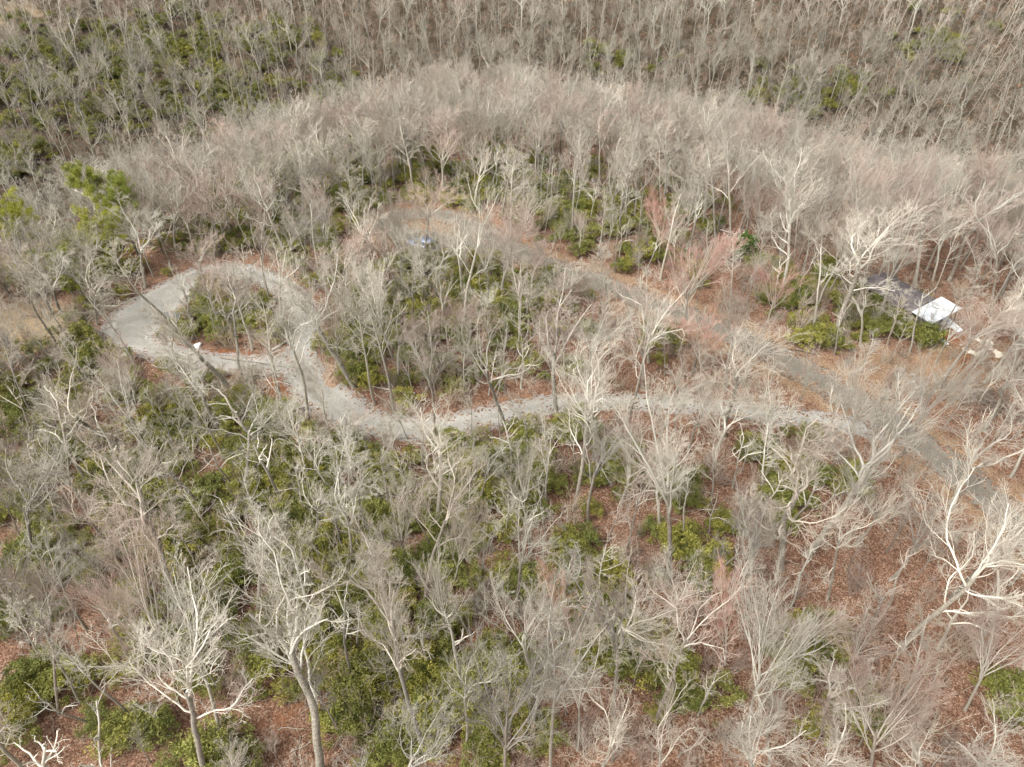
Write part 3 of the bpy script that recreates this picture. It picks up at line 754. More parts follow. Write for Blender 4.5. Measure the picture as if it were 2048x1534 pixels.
GREEN = """880 340 60 30 .9|820 330 50 30 .8|690 400 80 50 .9|620 440 60 30 .8|560 370 50 40 .7|700 335 50 30 .6|1110 420 60 50 .8|1180 430 60 30 .7|1260 405 60 30 .7|1350 430 40 40 .6
1130 470 60 20 .6|780 540 80 50 .9|900 550 80 50 .95|985 560 60 50 .9|840 600 80 50 .9|700 620 50 60 .95|760 650 80 50 .9|690 700 60 60 1|850 670 80 50 .8|700 755 40 30 1|920 610 60 40 .9
1080 580 25 20 1|400 600 40 40 .9|430 650 60 30 1|500 640 50 40 .9|540 655 25 20 .6|520 880 70 50 1|560 940 70 50 1|480 960 70 50 1|620 970 60 50 .9|700 940 60 40 .9
700 1050 80 60 1|600 1060 60 60 1|780 1050 60 60 .9|760 960 60 50 .9|880 900 60 40 .8|1050 930 80 50 .8|1090 980 60 50 .8|960 940 60 40 .8|640 1130 60 60 1|560 1140 50 50 .9
820 1150 80 60 1|700 1220 80 70 1|620 1250 60 50 .9|900 1250 60 60 .8|780 1300 80 80 1|680 1350 80 60 1|720 1430 100 60 1|860 1430 60 60 .8|920 1380 50 50 1|800 1500 50 40 1
1160 1160 50 50 1|1180 1215 40 50 1|1200 1290 40 40 .9|1260 1340 50 40 1|1330 1370 50 40 .8|100 850 110 80 .8|250 900 120 80 .8|60 960 90 80 .7|200 1010 110 60 .7|330 1010 80 80 .8
400 1080 60 60 .8|60 1130 70 60 .9|30 1250 60 60 .9|90 1330 70 60 .8|250 780 60 40 .6|400 850 70 50 .7|130 560 60 30 .7|170 680 22 40 .7|420 1250 60 50 .7|520 1290 60 30 .9
360 1300 50 40 .5|250 1480 60 40 .9|440 1515 60 30 .8|1560 570 50 30 .9|1600 612 60 40 .9|1720 650 60 40 .9|1780 645 50 30 .9|1690 602 30 20 .7|1640 690 40 20 .6|1560 1015 60 50 .8
1620 960 40 30 .5|1700 965 40 30 .6|1530 905 50 40 .6|1440 1065 30 25 .8|1350 985 40 40 .6|1350 1105 40 40 .7|1640 1290 60 40 .8|1600 1320 50 50 .8|1340 690 60 30 .3|1880 860 30 20 .5|1800 668 45 18 1|1740 640 40 25 1|1850 685 25 12 .8
1100 880 60 30 .6|1230 950 40 40 .5|1400 1150 30 30 .4|1290 520 60 20 .5|1130 560 50 20 .4|330 90 120 40 .7|200 120 120 50 .8|80 160 80 60 .8|420 190 90 50 .8|30 320 60 50 .9|260 220 120 40 .7
450 1180 70 50 .7|330 1120 70 50 .6|1000 1350 50 50 .7|990 1480 60 50 .8|1080 1200 50 50 .6|1690 1440 40 40 .3|2010 1400 40 30 .4|1380 560 30 20 .4|640 200 60 40 .4|1590 190 60 25 .6|1700 190 50 25 .4|1870 100 60 40 .5|540 90 60 40 .5|850 375 220 45 .85|1200 440 160 40 .75|600 470 150 60 .8|430 480 90 40 .6|60 1050 110 100 .85|150 1260 120 90 .7|40 1420 60 60 .7|400 1000 200 120 .8|200 830 220 90 .75|640 1250 150 130 .85|850 1000 160 120 .8|850 600 200 110 .85|150 520 120 50 .6|1250 120 80 20 .3"""
GR = np.array([[float(q) for q in e.split()] for e in GREEN.replace('\n', '|').split('|')])
def green(px, py):
    v = np.zeros_like(px)
    for cx, cy, a, b, d in GR: v = np.maximum(v, d * np.exp(-.38 * (((px - cx) / a) ** 2 + ((py - cy) / b) ** 2) ** 1.5))
    return v
SHRUBS = []
def place_shrub(i, p, sc, yaw):
    o = empty('evergreen_shrub', p, yaw); o.scale = (sc, sc * random.uniform(.8, 1.1), sc * random.uniform(.7, 1.1))
    add('foliage', SH[i % 6][0], o); add('stem', SH[i % 6][1], o)
    SHRUBS.append((o, p, sc))
nsh = 0
for g in GR:
    if g[2] > 105: continue
    for rep in range(2):
        gx, gy = (g[0], g[1]) if rep == 0 else (g[0] + random.uniform(-.6, .6) * g[2], g[1] + random.uniform(-.5, .5) * g[3])
        if not (0 < gx < 2048 and 0 < gy < 1534): continue
        p = ground(gx, gy)
        if s_drive(p[0:1], p[1:2])[0] < 1.2 or s_road(p[0:1], p[1:2])[0] < 1.5: continue
        place_shrub(nsh, p, random.uniform(.85, 1.35) * (1 if p[1] < 130 else 1.3), random.uniform(0, 6.28)); nsh += 1
N = 60000
sx_ = RNG.uniform(-200, 200, N); sy_ = RNG.uniform(5, 260, N); sz_ = height(sx_, sy_)
gpx, gpy = project(sx_, sy_, sz_)
den = green(gpx, gpy) * (vnoise(sx_, sy_, 5, 5) > .12) * (vnoise(sx_, sy_, 2.3, 6) * .6 + .65)
keep = (RNG.random(N) < den * .95) & (s_drive(sx_, sy_) > .9) & (s_road(sx_, sy_) > 1.2)
thin = RNG.random(N) < np.where(sy_ < 60, 1.0, np.where(sy_ < 130, .8, .6))
keep &= thin
P_ = np.stack([sx_, sy_, sz_], -1)[keep]; n = len(P_)
sc = RNG.uniform(.5, 1.15, n) * np.where(P_[:, 1] > 130, 1.5, 1)
print('thicket shrubs', n)
srcs = [(lambda me: bpy.data.objects.new('src_shrub', me))(q[0]) for q in SH]
scatter('evergreen_thicket', srcs, P_, np.stack([np.zeros(n), np.zeros(n), RNG.uniform(0, 6.28, n)], -1),
        np.stack([sc, sc, sc * RNG.uniform(.6, 1.1, n)], -1), RNG.integers(0, 6, n),
        label='olive green evergreen laurel thicket spreading under the bare trees', category='undergrowth')

# underbrush
BRS = [proto('brush', 90 + i, m, 0)[0] for i, m in enumerate([M_BRUSH, M_BRUSH, M_MAPLE, M_GREY, M_MAPLE])]
N = 8500
sx_ = RNG.uniform(-160, 160, N); sy_ = RNG.uniform(8, 230, N); sz_ = height(sx_, sy_)
gpx, gpy = project(sx_, sy_, sz_)
dr = s_drive(sx_, sy_); rd = s_road(sx_, sy_)
keep = (gpx > -60) & (gpx < 2110) & (gpy < 1600) & (gpy > -30) & (dr > .6) & (rd > 1.6)
for a, b, c, d in [(290, 740, 150, 45), (60, 690, 110, 50)] + CLEAR[:2] + CLEAR[3:5] + CLEAR[9:10]: keep &= ~((((gpx - a) / c) ** 2 + ((gpy - b) / d) ** 2 < .8) & (RNG.random(N) < .85))
keep &= vnoise(sx_, sy_, 7, 8) + .35 * RNG.random(N) > .48
P_ = np.stack([sx_, sy_, sz_], -1)[keep]; n = len(P_); sc = RNG.uniform(.5, 1.25, n)
red = RNG.random(n) < np.where((gpx[keep] > 1100) & (gpy[keep] > 450), .16, .04)
ii = np.where(red, 4, RNG.integers(0, 4, n))
print('brush', n)
scatter('underbrush', BRS, P_, np.stack([RNG.normal(0, .12, n), RNG.normal(0, .12, n), RNG.uniform(0, 6.28, n)], -1), np.stack([sc, sc, sc * RNG.uniform(.8, 1.3, n)], -1), ii,
        label='leafless twiggy beige brush growing all over the forest floor', category='undergrowth')

# fallen sticks on the forest floor
STK = []
for i_ in range(4):
    rg = np.random.default_rng(300 + i_)
    P = walk(rg, np.array([[0., 0, .04]]), np.array([[1., 0, 0]]), np.array([rg.uniform(1.2, 2.6)]), 8, .16, 0); P[:, :, 2] = np.abs(P[:, :, 2]) * .3 + .05
    R = np.linspace(.035, .015, 8)[None]; C = kids(rg, P, R, 5, .3, 1, 25, 55, .4, 5, .12, 0, .6, .012, .4)
    V, F, Rr = tubes([(P, R), C], [5, 3]); STK.append(bpy.data.objects.new('src_stick', mesh_np('src_stick', V, F, [M_BRUSH], {'rad': Rr}, True)))
N = 3600
sx_ = RNG.uniform(-90, 90, N); sy_ = RNG.uniform(10, 125, N); sz_ = height(sx_, sy_)
keep = (s_drive(sx_, sy_) > -.2) & (s_road(sx_, sy_) > 0) & (sz_ > -4)
P_ = np.stack([sx_, sy_, sz_], -1)[keep]; n = len(P_); sc = RNG.uniform(.4, 1.3, n)
scatter('fallen_sticks', STK, P_, np.stack([np.zeros(n), np.zeros(n), RNG.uniform(0, 6.28, n)], -1), np.stack([sc] * 3, -1), RNG.integers(0, 4, n),
        label='dead grey sticks and fallen twigs lying on the rusty leaf litter', category='sticks')

# ------------------------------------------------------------------ pines
def pine(base, top, width, seed, lab, fol=M_PINE, t0=.45, tuft=.6, nb=34):
    rng = np.random.default_rng(seed)
    b = ground(*base); r = ray(*top); t = float(np.dot(b[:2], r[:2]) / np.dot(r[:2], r[:2])); h = CAMH + r[2] * t - b[2]
    W = width * (b[1] * CP + (CAMH - b[2] - h) * SP) / FPX
    P, R = trunk_path(rng, h, .17, .03, 14, .02, .02)
    o = empty('pine_tree', b, label=lab, category='tree')
    A = kids(rng, P, R, nb, t0, 1, 55, 85, W * .62 / h, 7, .1, .06, .45, .015, .4, short=.35)
    C = kids(rng, *A, 6, .35, 1, 25, 60, .4, 4, .12, .08, .6, .01, .6)
    tr = tubes([(P, R)], [8]); lb = tubes([A, C], [4, 3])
    add('trunk', mesh_np('trunk', tr[0], tr[1], [M_GREY], {'rad': tr[2]}, True), o)
    cr = add('crown', mesh_np('crown', lb[0], lb[1], [M_GREY], {'rad': lb[2]}, True), o)
    tips = np.concatenate([C[0][:, -1], C[0][:, 2], A[0][:, -1]])
    per = 64
    n = len(tips)
    d = nrm(rng.normal(0, 1, (n, per, 3)) + np.array([0, 0, .5])); L = tips[:, None] + d * (tuft * rng.uniform(.1, .7, (n, per)))[..., None]
    a = d.reshape(-1, 3); c = L.reshape(-1, 3); s = np.cross(a, nrm(rng.normal(0, 1, a.shape))); s = nrm(s)
    V = np.stack([c - a * .13, c + s * .018, c + a * .13, c - s * .018], 1).reshape(-1, 3)
    tone = np.clip(.5 + .2 * rng.normal(size=(n, 1)) + .15 * rng.normal(size=(n, per)), 0, 1)
    add('foliage', mesh_np('foliage', V, np.arange(len(V)).reshape(-1, 4), [fol], {'rnd': np.repeat(tone.ravel(), 4)}), cr)
    return o
pine((223, 495), (160, 340), 62, 1, 'yellow-green pine with a small rounded top, highest of the pines at the left', nb=26, t0=.72)
pine((282, 522), (226, 366), 92, 2, 'tall yellow-green pine with side boughs right of the rounded pine top', nb=30, t0=.6)
pine((246, 542), (205, 428), 92, 3, 'full bushy yellow-green pine just below the tall pine', nb=40, t0=.45)
pine((88, 554), (24, 420), 80, 4, 'yellow-green pine at the left edge of the picture', nb=36, t0=.6)
pine((170, 600), (125, 505), 50, 5, 'low dark green pine left of the gravel loop', nb=40, t0=.35)
pine((1486, 520), (1486, 476), 34, 6, 'small bright green holly bush beside a thick grey trunk', fol=M_HOLLY, nb=46, t0=.12, tuft=.4)

# ------------------------------------------------------------------ objects
M_WHITE = simple('white_metal', (.52, .55, .58), .45, 0, .12, 1.2, .4)
M_WTRIM = simple('white_board', (.72, .74, .76), .5, 0, .08, 2)
M_DROOF = simple('dark_roofing', (.115, .10, .10), .8, 0, .45, 1.2)
M_DECK = simple('weathered_deck', (.36, .33, .31), .8, 0, .25, 3)
M_WALL = simple('brown_siding', (.16, .12, .09), .8, 0, .2, 3)
M_POST = simple('dark_metal', (.03, .028, .03), .5, 0, .1, 3)
M_ROCK = simple('pale_rock', (.55, .50, .41), .9, 0, .3, 2.5)
M_WROCK = simple('white_rock', (.74, .73, .70), .9, 0, .1, 2.5)
M_LOG = simple('log_bark', (.20, .165, .135), .9, 0, .4, 6)
M_LOGP = simple('bleached_log', (.5, .46, .4), .9, 0, .25, 6)
M_TARP = simple('teal_tarp', (.22, .30, .275), .45, 0, .25, 1.5, .5)
M_TARPG = simple('green_tarp', (.20, .30, .06), .6, 0, .2, 2)
M_DTARP = simple('dark_sheet', (.075, .08, .078), .6, 0, .15, 2)
M_CAR = simple('silver_blue_paint', (.20, .24, .36), .3, .4, .04, 1, .6)
M_GLASS = simple('dark_glass', (.02, .022, .028), .08, 0, .1, 1, .8)
M_TYRE = simple('rubber', (.02, .02, .02), .8); M_RIM = simple('rim', (.4, .4, .42), .3, .8)
M_LAMP = simple('lamp_glass', (.75, .75, .72), .15, 0, .05, 1, .7); M_TAIL = simple('tail_glass', (.35, .02, .02), .2, 0, .05, 1, .6)

def cabin():
    A = ground(1738, 590); B = ground(1872, 668)          # long axis on the ground
    d = np.array([B[0] - A[0], B[1] - A[1]]); L = np.linalg.norm(d); yaw = math.atan2(d[1], d[0])
    o = empty('cabin', ((A[0] + B[0]) / 2, (A[1] + B[1]) / 2, min(A[2], B[2])), yaw,
              label='small cabin with dark grey roof and a white porch roof among trees at the right', category='cabin')
    Wd = 4.2; hl = L / 2
    MB().prism([(-hl, -.3), (hl * .45, -.3), (hl * .45, 2.5), (-hl, 2.5)], -Wd / 2, Wd / 2).build('wall', M_WALL, o, .02)
    roof = MB(); e = .35
    for s in (-1, 1):
        roof.quadslab([(-hl - e, s * (Wd / 2 + e), 2.42), (hl * .45 + .1, s * (Wd / 2 + e), 2.42), (hl * .45 + .1, 0.0, 3.1), (-hl - e, 0.0, 3.1)], .09)
    roof.build('roof', M_DROOF, o)
    rb = MB()
    for s in (-1, 1):
        k = -hl - e + .2
        while k < hl * .45:
            rb.quadslab([(k, s * (Wd / 2 + e), 2.465), (k + .05, s * (Wd / 2 + e), 2.465), (k + .05, .0, 3.145), (k, .0, 3.145)], .04); k += .6
    rb.build('roof_rib', M_DROOF, o)
    pr = MB(); x0, x1 = hl * .45 + .15, hl + .2
    pr.quadslab([(x0, -Wd / 2 - .5, 2.72), (x1, -Wd / 2 - .5, 2.62), (x1, Wd / 2 + .7, 2.72), (x0, Wd / 2 + .7, 2.85)], .12)
    pr.build('porch_roof', M_WHITE, o, label='flat white porch roof')
    MB().box(((x0 + x1) / 2, -.3, .35), (x1 - x0, Wd + .9, .16)).build('deck', M_DECK, o, .01)
    for px_ in (x0 + .3, x1 - .2):
        for py_ in (-Wd / 2 - .35, Wd / 2 + .5): MB().tube((px_, py_, -.3), (px_, py_, 2.63), .07).build('post', M_POST, o)
    MB().tube((x1 - .12, -Wd / 2 - .2, .4), (x1 - .12, -Wd / 2 - .2, 1.4), .03).tube((x1 - .12, Wd / 2 + .3, .4), (x1 - .12, Wd / 2 + .3, 1.4), .03).tube((x1 - .12, -Wd / 2 - .2, 1.4), (x1 - .12, Wd / 2 + .3, 1.4), .03).build('railing', M_POST, o)
    MB().box((hl * .45 + .03, .2, 1.1), (.06, .9, 1.9)).build('door', M_WTRIM, o, .01)
    for xx in (-hl * .6, -hl * .05):
        wn = MB().box((xx, -Wd / 2 - .02, 1.5), (1.1, .06, .9)).build('window', M_WTRIM, o); MB().box((xx, -Wd / 2 - .06, 1.5), (.92, .03, .72)).build('pane', M_GLASS, wn)
    return o
cabin()
def plank(p, q, w_, h0, h1, lab):
    a = ground(*p); b = ground(*q); d = b[:2] - a[:2]; n_ = np.array([-d[1], d[0]]) / np.linalg.norm(d) * w_ / 2
    m = (a + b) / 2
    mb = MB(); mb.quadslab([(a[0] + n_[0] - m[0], a[1] + n_[1] - m[1], a[2] + h0 - m[2]), (a[0] - n_[0] - m[0], a[1] - n_[1] - m[1], a[2] + h0 - m[2]), (b[0] - n_[0] - m[0], b[1] - n_[1] - m[1], b[2] + h1 - m[2]), (b[0] + n_[0] - m[0], b[1] + n_[1] - m[1], b[2] + h1 - m[2])], .08)
    for s in (-.42, .42):
        u = n_ / np.linalg.norm(n_) * w_ * s
        mb.tube((a[0] + u[0] - m[0], a[1] + u[1] - m[1], a[2] + h0 - .12 - m[2]), (b[0] + u[0] - m[0], b[1] + u[1] - m[1], b[2] + h1 - .1 - m[2]), .035, k=5)
    o = mb.build('ramp', M_WTRIM, label=lab, category='ramp', group='white ramps at the cabin porch'); o.location = m
plank((1886, 642), (1920, 664), 1.0, .5, .12, 'wide white ramp leading down from the white porch roof')
plank((1868, 668), (1893, 690), .55, .4, .1, 'narrow pale ramp left of the wide white ramp, nearer the viewer')

def rock(name, px, py, s, m, lab, grp, seed, flat_=.6):
    rng = np.random.default_rng(seed); import bmesh
    p = ground(px, py); bm = bmesh.new(); bmesh.ops.create_icosphere(bm, subdivisions=3, radius=.5)
    k = rng.uniform(-1, 1, (5, 3))
    for v in bm.verts:
        d = v.co.normalized(); f = 1 + .16 * sum(math.sin(4 * d.dot(Vector(q)) + i * 1.3) for i, q in enumerate(k)) / 2
        for q in k: 
            qq = Vector(q).normalized(); e = d.dot(qq)
            if e > .72: f *= .72 / e
        v.co = Vector((d.x * .5 * f, d.y * .38 * f, d.z * .5 * flat_ * f + .12))
    me = bpy.data.meshes.new(name); bm.to_mesh(me); bm.free(); me.materials.append(m)
    o = add(name, me, None, label=lab, category='rock'); 
    if grp: o['group'] = grp
    s *= .78; o.location = p; o.scale = (s, s, s); o.rotation_euler = (0, 0, rng.uniform(0, 3.1))
G1, G2 = 'pale stones of the ring by the cabin', 'pale stones in the row behind the ring'
ring = [(1922, 691, .55, 'small squarish pale stone at the upper left end of the stone ring'), (1928, 698, .7, 'pale stone on the left side of the ring, second from its upper left end'),
        (1934, 703, .6, 'small pale stone at the lower left bend of the ring'), (1945, 707, 1.25, 'long white stone at the front of the ring'),
        (1956, 712, 1.0, 'pale stone at the lowest point of the ring'), (1963, 708, 1.3, 'big pale stone at the right of the ring'),
        (1964, 699, .8, 'pale stone at the upper right of the ring'), (1957, 695, .55, 'small stone closing the ring on its upper side')]
for i, (a, b, s, l) in enumerate(ring): rock('stone', a, b, s, M_ROCK, l, G1, 200 + i)
row = [(1950, 678, 1.0, 'flat pale stone at the upper left end of the stone row'), (1958, 682, .8, 'second pale stone from the upper end of the row'), (1970, 689, 1.9, 'longest pale slab in the middle of the row'),
       (1980, 698, .9, 'pale stone just below the long slab'), (1989, 704, .9, 'pale stone near the lower end of the row'), (1995, 711, 1.4, 'large pale block at the lower end of the stone row'), (2002, 712, .7, 'last small stone at the right end of the row')]
for i, (a, b, s, l) in enumerate(row): rock('stone', a, b, s, M_ROCK, l, G2, 220 + i)
rock('boulder', 395, 694, 1.35, M_WROCK, 'white boulder on the loop island beside the lower gravel lane', None, 240)
rock('stone', 294, 676, .45, M_WROCK, 'small white stone in the brown patch left of the white boulder', None, 241)
for i, (a, b, s, l) in enumerate([(1487, 540, .35, 'small pale stone below the holly bush'), (1502, 552, .4, 'pale stone left end of the stone edging behind the laurels'), (1540, 541, .6, 'flat pale stone in the edging behind the laurels'),
                                  (1556, 543, .5, 'pale stone in the middle of the edging behind the laurels'), (1690, 592, .7, 'pale slab in the laurels left of the cabin'), (473, 753, .3, 'tiny white stone below the lower gravel lane'), (303, 512, .3, 'white stone on the bank above the gravel loop')]):
    rock('stone', a, b, s, M_ROCK, l, None, 250 + i)

# fallen logs
def log(p, q, r0, r1, m, lab, seed, h0=.15, h1=.15, twigs=True):
    rng = np.random.default_rng(seed); a = ground(*p); b = ground(*q); n = 10; s = np.linspace(0, 1, n)
    P = a[None] * (1 - s[:, None]) + b[None] * s[:, None]; L = np.linalg.norm(b - a)
    P[:, :2] += np.cumsum(rng.normal(0, .015 * L, (n, 2)), 0) * .6
    P[:, 2] = height(P[:, 0], P[:, 1]) + h0 * (1 - s) + h1 * s + r0 * .5
    org = P[0].copy(); P -= org; R = np.linspace(r0, r1, n)[None]
    V, F, Rr = tubes([(P[None], R)], [8]); o = empty('fallen_log', org, label=lab, category='log')
    add('trunk', mesh_np('trunk', V, F, [m], {'rad': Rr}, True), o)
    if twigs:
        A = kids(rng, P[None], R, 7, .35, 1, 30, 60, .22, 5, .15, .06, .5, .015, .3); C = kids(rng, *A, 4, .2, 1, 25, 60, .5, 4, .15, .05, .6, .01, .5)
        V, F, Rr = tubes([A, C], [4, 3]); add('branches', mesh_np('branches', V, F, [m], {'rad': Rr}, True), o)
log((440, 718), (572, 738), .07, .03, M_LOG, 'thin dark fallen trunk lying across the lower gravel lane', 1)
log((1425, 458), (1470, 470), .14, .06, M_LOGP, 'bleached fallen trunk behind the thick grey tree at the upper right', 2)
log((550, 748), (475, 764), .12, .06, M_LOG, 'dark log along the lower edge of the gravel lane by the brush pile', 3)
log((545, 703), (585, 680), .13, .08, M_LOGP, 'pale log at the corner where the loop meets the drive', 4, twigs=False)
log((1110, 1087), (1220, 1083), .12, .08, M_LOG, 'rusty brown log lying in the leaves at right centre', 5, twigs=False)
log((965, 745), (1010, 738), .12, .07, M_LOGP, 'short white log on the leaves above the drive', 6, twigs=False)
log((1590, 700), (1640, 712), .1, .05, M_LOG, 'thin log beside the paved road below the laurels', 7)
log((1960, 780), (2060, 850), .16, .06, M_LOG, 'dark fallen branchy trunk near the right edge below the stones', 8)
log((60, 745), (160, 700), .16, .05, M_LOGP, 'long grey fallen trunk beside the beige bare soil at the left', 9)
log((20, 760), (130, 722), .14, .05, M_LOG, 'darker fallen trunk just below the long grey one at the left', 10)
log((830, 790), (740, 775), .1, .05, M_LOGP, 'grey fallen trunk in the wood inside the bend of the drive', 11)
log((360, 1245), (420, 1260), .13, .06, M_LOG, 'dark fallen log in the shade at the lower left', 12)
log((1820, 1500), (2000, 1534), .13, .06, M_LOG, 'dark log at the bottom right corner', 13)

# brush piles
def pile(px, py, rad, lab, seed, m=M_BRUSH, n=150):
    rng = np.random.default_rng(seed); p = ground(px, py)
    c = np.stack([rng.normal(0, rad * .45, n), rng.normal(0, rad * .45, n), np.abs(rng.normal(.1, .35, n))], -1)
    a = rng.uniform(0, 6.28, n); d = nrm(np.stack([np.cos(a), np.sin(a), rng.normal(.05, .2, n)], -1)); L = rng.uniform(1.2, 3.4, n)
    P = walk(rng, c - d * L[:, None] * .5, d, L, 6, .08, 0); R = rng.uniform(.012, .045, n)[:, None] * np.linspace(1, .4, 6)[None]
    C = kids(rng, P, R, 3, .3, 1, 25, 50, .35, 4, .12, 0, .6, .009, .5)
    V, F, Rr = tubes([(P, R), C], [4, 3])
    o = add('brush_pile', mesh_np('brush_pile', V, F, [m], {'rad': Rr}, True), None, label=lab, category='brush pile'); o.location = p
pile(490, 790, 3.0, 'big grey heap of cut branches below the lower gravel lane', 1)
pile(440, 775, 2.2, 'smaller twig heap left of the big branch heap', 2)
pile(105, 725, 3.2, 'long tangle of grey cut branches below the beige soil patch', 3)
pile(175, 630, 2.5, 'twig heap on the bank left of the gravel loop', 4)
pile(370, 1240, 2.0, 'heap of dark fallen branches in the shaded gap at the lower left', 5)
pile(1960, 800, 2.4, 'loose pile of dark branches near the right edge', 6, M_LOG)
pile(500, 755, 1.3, 'low heap of sticks at the edge of the gravel lane', 7)
pile(470, 1130, 2.2, 'grey heap of twigs under the forked tree at lower left', 8)

# tarps and sheets
def tarp(name, px, py, W, D, Hh, yaw, m, lab, cat, seed, m2=None):
    p = ground(px, py); n = 22; xs = np.linspace(-1, 1, n); X, Y = np.meshgrid(xs, xs)
    Z = Hh * np.clip(1 - np.abs(X) ** 2.2, 0, 1) * np.clip(1 - np.abs(Y) ** 2.5, 0, 1) + .12 * Hh * (vnoise(X * 4, Y * 4, 1, seed) - .5) + .06
    V = np.stack([X * W / 2, Y * D / 2, Z], -1).reshape(-1, 3); i = np.arange(n - 1)[None] + np.arange(n - 1)[:, None] * n
    F = np.stack([i, i + 1, i + n + 1, i + n], -1).reshape(-1, 4)
    mi = (V[F].mean(1)[:, 0] < -W * .22).astype(int) if m2 else None
    me = mesh_np(name, V, F, [m] + ([m2] if m2 else []), smooth=True, mi=mi)
    o = add(name, me, None, label=lab, category=cat); o.location = p; o.rotation_euler = (0, 0, yaw)
    sm = o.modifiers.new('t', 'SOLIDIFY'); sm.thickness = .03
tarp('tarpaulin', 1002, 648, 3.4, 2.4, .8, -.35, M_TARP, 'pale teal tarpaulin with a green corner over a heap among trees', 'tarp', 3, M_TARPG)

def lean_sheet():
    p = ground(336, 645)
    o = empty('lean_to', p, -.15, label='dark grey sheet roof of a low shelter beside the gravel loop', category='shelter')
    MB().quadslab([(-1.5, -.5, .12), (1.5, -.7, .12), (1.6, .9, .95), (-.6, .9, .95)], .06).build('roof', M_DTARP, o)
    for x, y, z in ((-.45, .8, .88), (1.45, .8, .88)): MB().tube((x, y, -.2), (x, y, z), .05).build('post', M_LOG, o)
    return o
lean_sheet()
M_SOIL = simple('sandy_soil', (.26, .175, .115), .95, 0, .4, 4)
def mound():
    p = ground(664, 755); n = 30; xs = np.linspace(-1, 1, n); X, Y = np.meshgrid(xs, xs); rr_ = np.hypot(X, Y)
    Z = .75 * np.clip(1 - rr_, 0, 1) ** .7 * (.7 + .6 * vnoise(X * 3, Y * 3, .6, 3)) + .18 * (vnoise(X, Y, .12, 6) - .5) * (rr_ < .85) - .12
    xw = p[0] + X * 1.1 - .3 * Y; yw = p[1] + Y * 1.9
    V = np.stack([xw - p[0], yw - p[1], Z + height(xw, yw) - p[2]], -1).reshape(-1, 3); i = np.arange(n - 1)[None] + np.arange(n - 1)[:, None] * n
    o = add('soil_mound', mesh_np('soil_mound', V, np.stack([i, i + 1, i + n + 1, i + n], -1).reshape(-1, 4), [M_SOIL], smooth=True), None,
            label='heap of orange tan sandy soil on the inside of the gravel drive bend', category='soil heap'); o.location = p
mound()

def car():
    A = ground(820, 490); B = ground(878, 508); yaw = math.atan2(B[1] - A[1], B[0] - A[0])
    o = empty('parked_car', (A + B) / 2 + np.array([0, 0, .08]), yaw + math.pi, label='silver-blue car parked on the paved turnaround loop', category='car')
    prof = [(-2.3, .45), (-2.3, .8), (-2.2, .98), (-1.2, 1.02), (1.2, 1.02), (2.15, .9), (2.3, .7), (2.32, .4), (1.8, .32), (-2.0, .32)]
    body = MB().prism(prof, -.9, .9).build('body', M_CAR, o, .06, True)
    cab = [(-1.95, 1.0), (-1.6, 1.5), (-1.2, 1.6), (.2, 1.58), (.55, 1.48), (1.15, 1.0)]
    mb = MB(); n = len(cab)
    mb.V = [(x, s * (.84 if z < 1.1 else .68), z) for s in (-1, 1) for x, z in cab]
    mb.F = [tuple(range(n)), tuple(n + i for i in reversed(range(n)))] + [(i, n + i, n + (i + 1) % n, (i + 1) % n) for i in range(n)]
    mb.build('cabin', M_CAR, o, .03, True)
    def pane(name, pts, lab=None):
        q = MB(); q.V = pts; q.F = [(0, 1, 2, 3)]; w_ = q.build(name, M_GLASS, o); md = w_.modifiers.new('s', 'SOLIDIFY'); md.thickness = .02; md.offset = 0
    pane('windscreen', [(1.13, -.74, 1.06), (1.13, .74, 1.06), (.64, .62, 1.47), (.64, -.62, 1.47)])
    pane('rear_window', [(-1.95, .74, 1.08), (-1.95, -.74, 1.08), (-1.68, -.62, 1.46), (-1.68, .62, 1.46)])
    for s in (-1, 1):
        pane('side_window', [(.95, s * .845, 1.08), (-.35, s * .845, 1.08), (-.35, s * .705, 1.5), (.45, s * .705, 1.47)])
        pane('side_window', [(-.45, s * .845, 1.08), (-1.7, s * .845, 1.08), (-1.45, s * .705, 1.47), (-.45, s * .705, 1.5)])
        MB().box((2.28, s * .66, .76), (.1, .36, .14)).build('headlight', M_LAMP, o, .02)
        MB().box((-2.28, s * .7, .84), (.08, .26, .16)).build('tail_light', M_TAIL, o, .02)
        for x in (1.45, -1.4):
            wl = empty('wheel', (x, s * .84, .34)); wl.parent = o
            MB().tube((0, -.11, 0), (0, .11, 0), .34, k=24).build('tyre', M_TYRE, wl, .02, True); MB().tube((0, -.125, 0), (0, .125, 0), .2, k=16).build('rim', M_RIM, wl)
        MB().box((.75, s * .98, 1.08), (.14, .16, .1)).build('mirror', M_CAR, o, .02)
car()

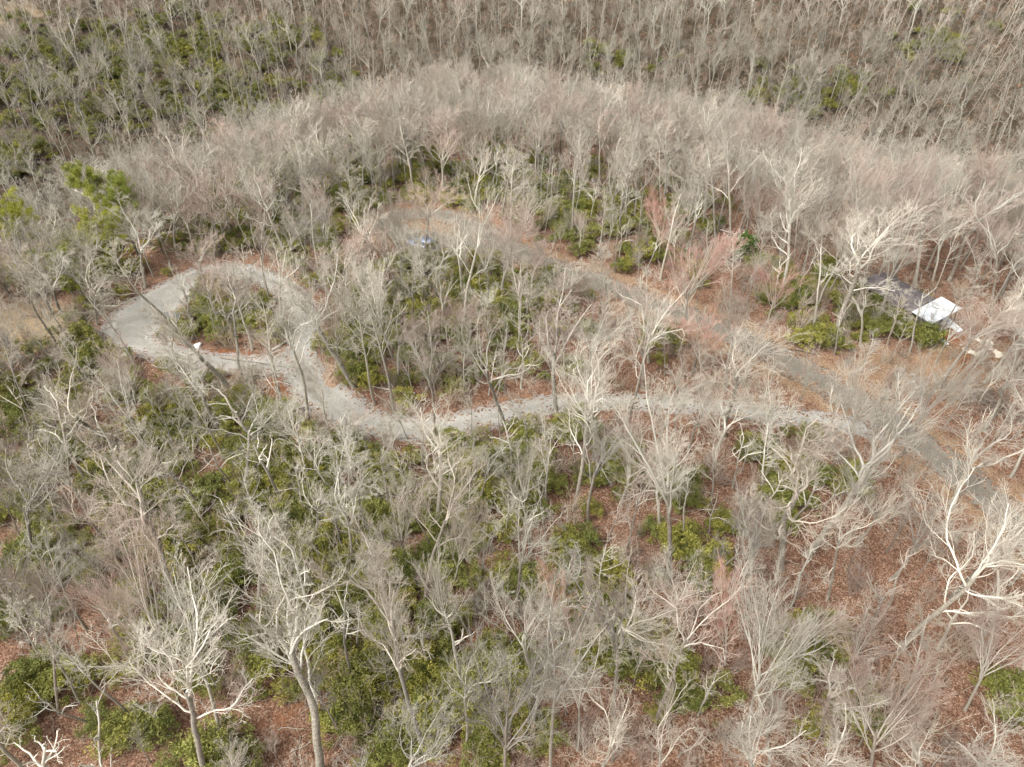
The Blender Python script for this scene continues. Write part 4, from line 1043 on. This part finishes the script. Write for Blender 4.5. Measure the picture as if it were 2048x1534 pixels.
# ------------------------------------------------------------------ labels for the trees and shrubs
LM = [('the bare gravel fork', 600, 735), ('the gravel loop island', 450, 640), ('the low dark shelter', 336, 640), ('the white boulder', 395, 690), ('the beige bare soil', 60, 655),
      ('the pines', 190, 440), ('the paved turnaround', 860, 440), ('the silver-blue car', 850, 490), ('the teal tarpaulin', 1002, 640), ('the pink-budded maple', 1385, 560), ('the holly bush', 1485, 500),
      ('the cabin', 1830, 620), ('the stone ring', 1945, 700), ('the road junction', 1690, 840), ('the gravel bend', 690, 840), ('the straight gravel drive', 1250, 805), ('the paved road middle', 1250, 585),
      ('the brown leaf-bed log', 1165, 1085), ('the left ridge brow', 200, 300), ('the central ridge brow', 900, 150), ('the right ridge brow', 1700, 260), ('the big bottom centre oak', 830, 1400),
      ('the bottom leaf patch', 540, 1440), ('the lower left corner', 60, 1480), ('the lower right corner', 1980, 1480), ('the tall oak right of centre', 1590, 1060), ('the big fan-shaped tree', 300, 1250), ('the lower right edge', 2000, 1150),
      ('the green thicket left of centre', 540, 950), ('the brush heaps by the drive', 480, 785), ('the left edge', 30, 950), ('the far left slope', 250, 100), ('the far right slope', 1600, 100)]
FORM = dict(oak='crooked', fan='fan-crowned', slim='slender', fork='forked', snag='sparse', dome='round-crowned', red='pink-budded')
def where(px, py):
    n_, lx, ly = min(LM, key=lambda q: (q[1] - px) ** 2 + (q[2] - py) ** 2)
    dx, dy = px - lx, py - ly
    if math.hypot(dx, dy) < 35: return 'right by ' + n_
    ang = math.degrees(math.atan2(-dy, dx)) % 360
    return ['right of', 'upper right of', 'above', 'upper left of', 'left of', 'lower left of', 'below', 'lower right of'][int(((ang + 22.5) % 360) // 45)] + ' ' + n_
def uniq(items, cat, group):
    """items: (obj, text, px)"""
    d = {}
    for o, tx, px in items: d.setdefault(tx, []).append((px, o))
    NUM = ['zero', 'one', 'two', 'three', 'four', 'five', 'six', 'seven', 'eight', 'nine', 'ten', 'eleven', 'twelve', 'thirteen', 'fourteen', 'fifteen', 'sixteen']; ORD = ['', 'first', 'second', 'third', 'fourth', 'fifth', 'sixth', 'seventh', 'eighth', 'ninth', 'tenth', 'eleventh', 'twelfth', 'thirteenth', 'fourteenth', 'fifteenth', 'sixteenth']
    for tx, l in d.items():
        l.sort(key=lambda q: q[0]); n = len(l)
        for k, (_, o) in enumerate(l):
            if n == 1: s = tx
            elif k == 0: s = tx + ', leftmost of %s' % NUM[min(n, 16)]
            elif k == n - 1: s = tx + ', rightmost of %s' % NUM[min(n, 16)]
            else: s = tx + ', %s from left' % ORD[min(k + 1, 16)]
            o['label'] = s; o['category'] = cat; o['group'] = group
it = []
for o, c in THINGS:
    b = c[3]; px, py = project(b[0], b[1], b[2]); hgt = float(np.linalg.norm(c[4] - c[3]))
    sz = 'tall' if hgt > 15 else 'medium' if hgt > 10 else 'small'
    it.append((o, '%s %s bare tree %s' % (sz, FORM[c[1]], where(px, py)), px))
uniq(it, 'tree', 'bare trees of the wood')
it = []
for o, p, sc in SHRUBS:
    px, py = project(p[0], p[1], p[2]); it.append((o, '%s green laurel %s' % ('large' if sc > 1.1 else 'small', where(px, py)), px))
uniq(it, 'shrub', 'evergreen laurels under the trees')
print('faces', sum(len(m.polygons) for m in bpy.data.meshes))
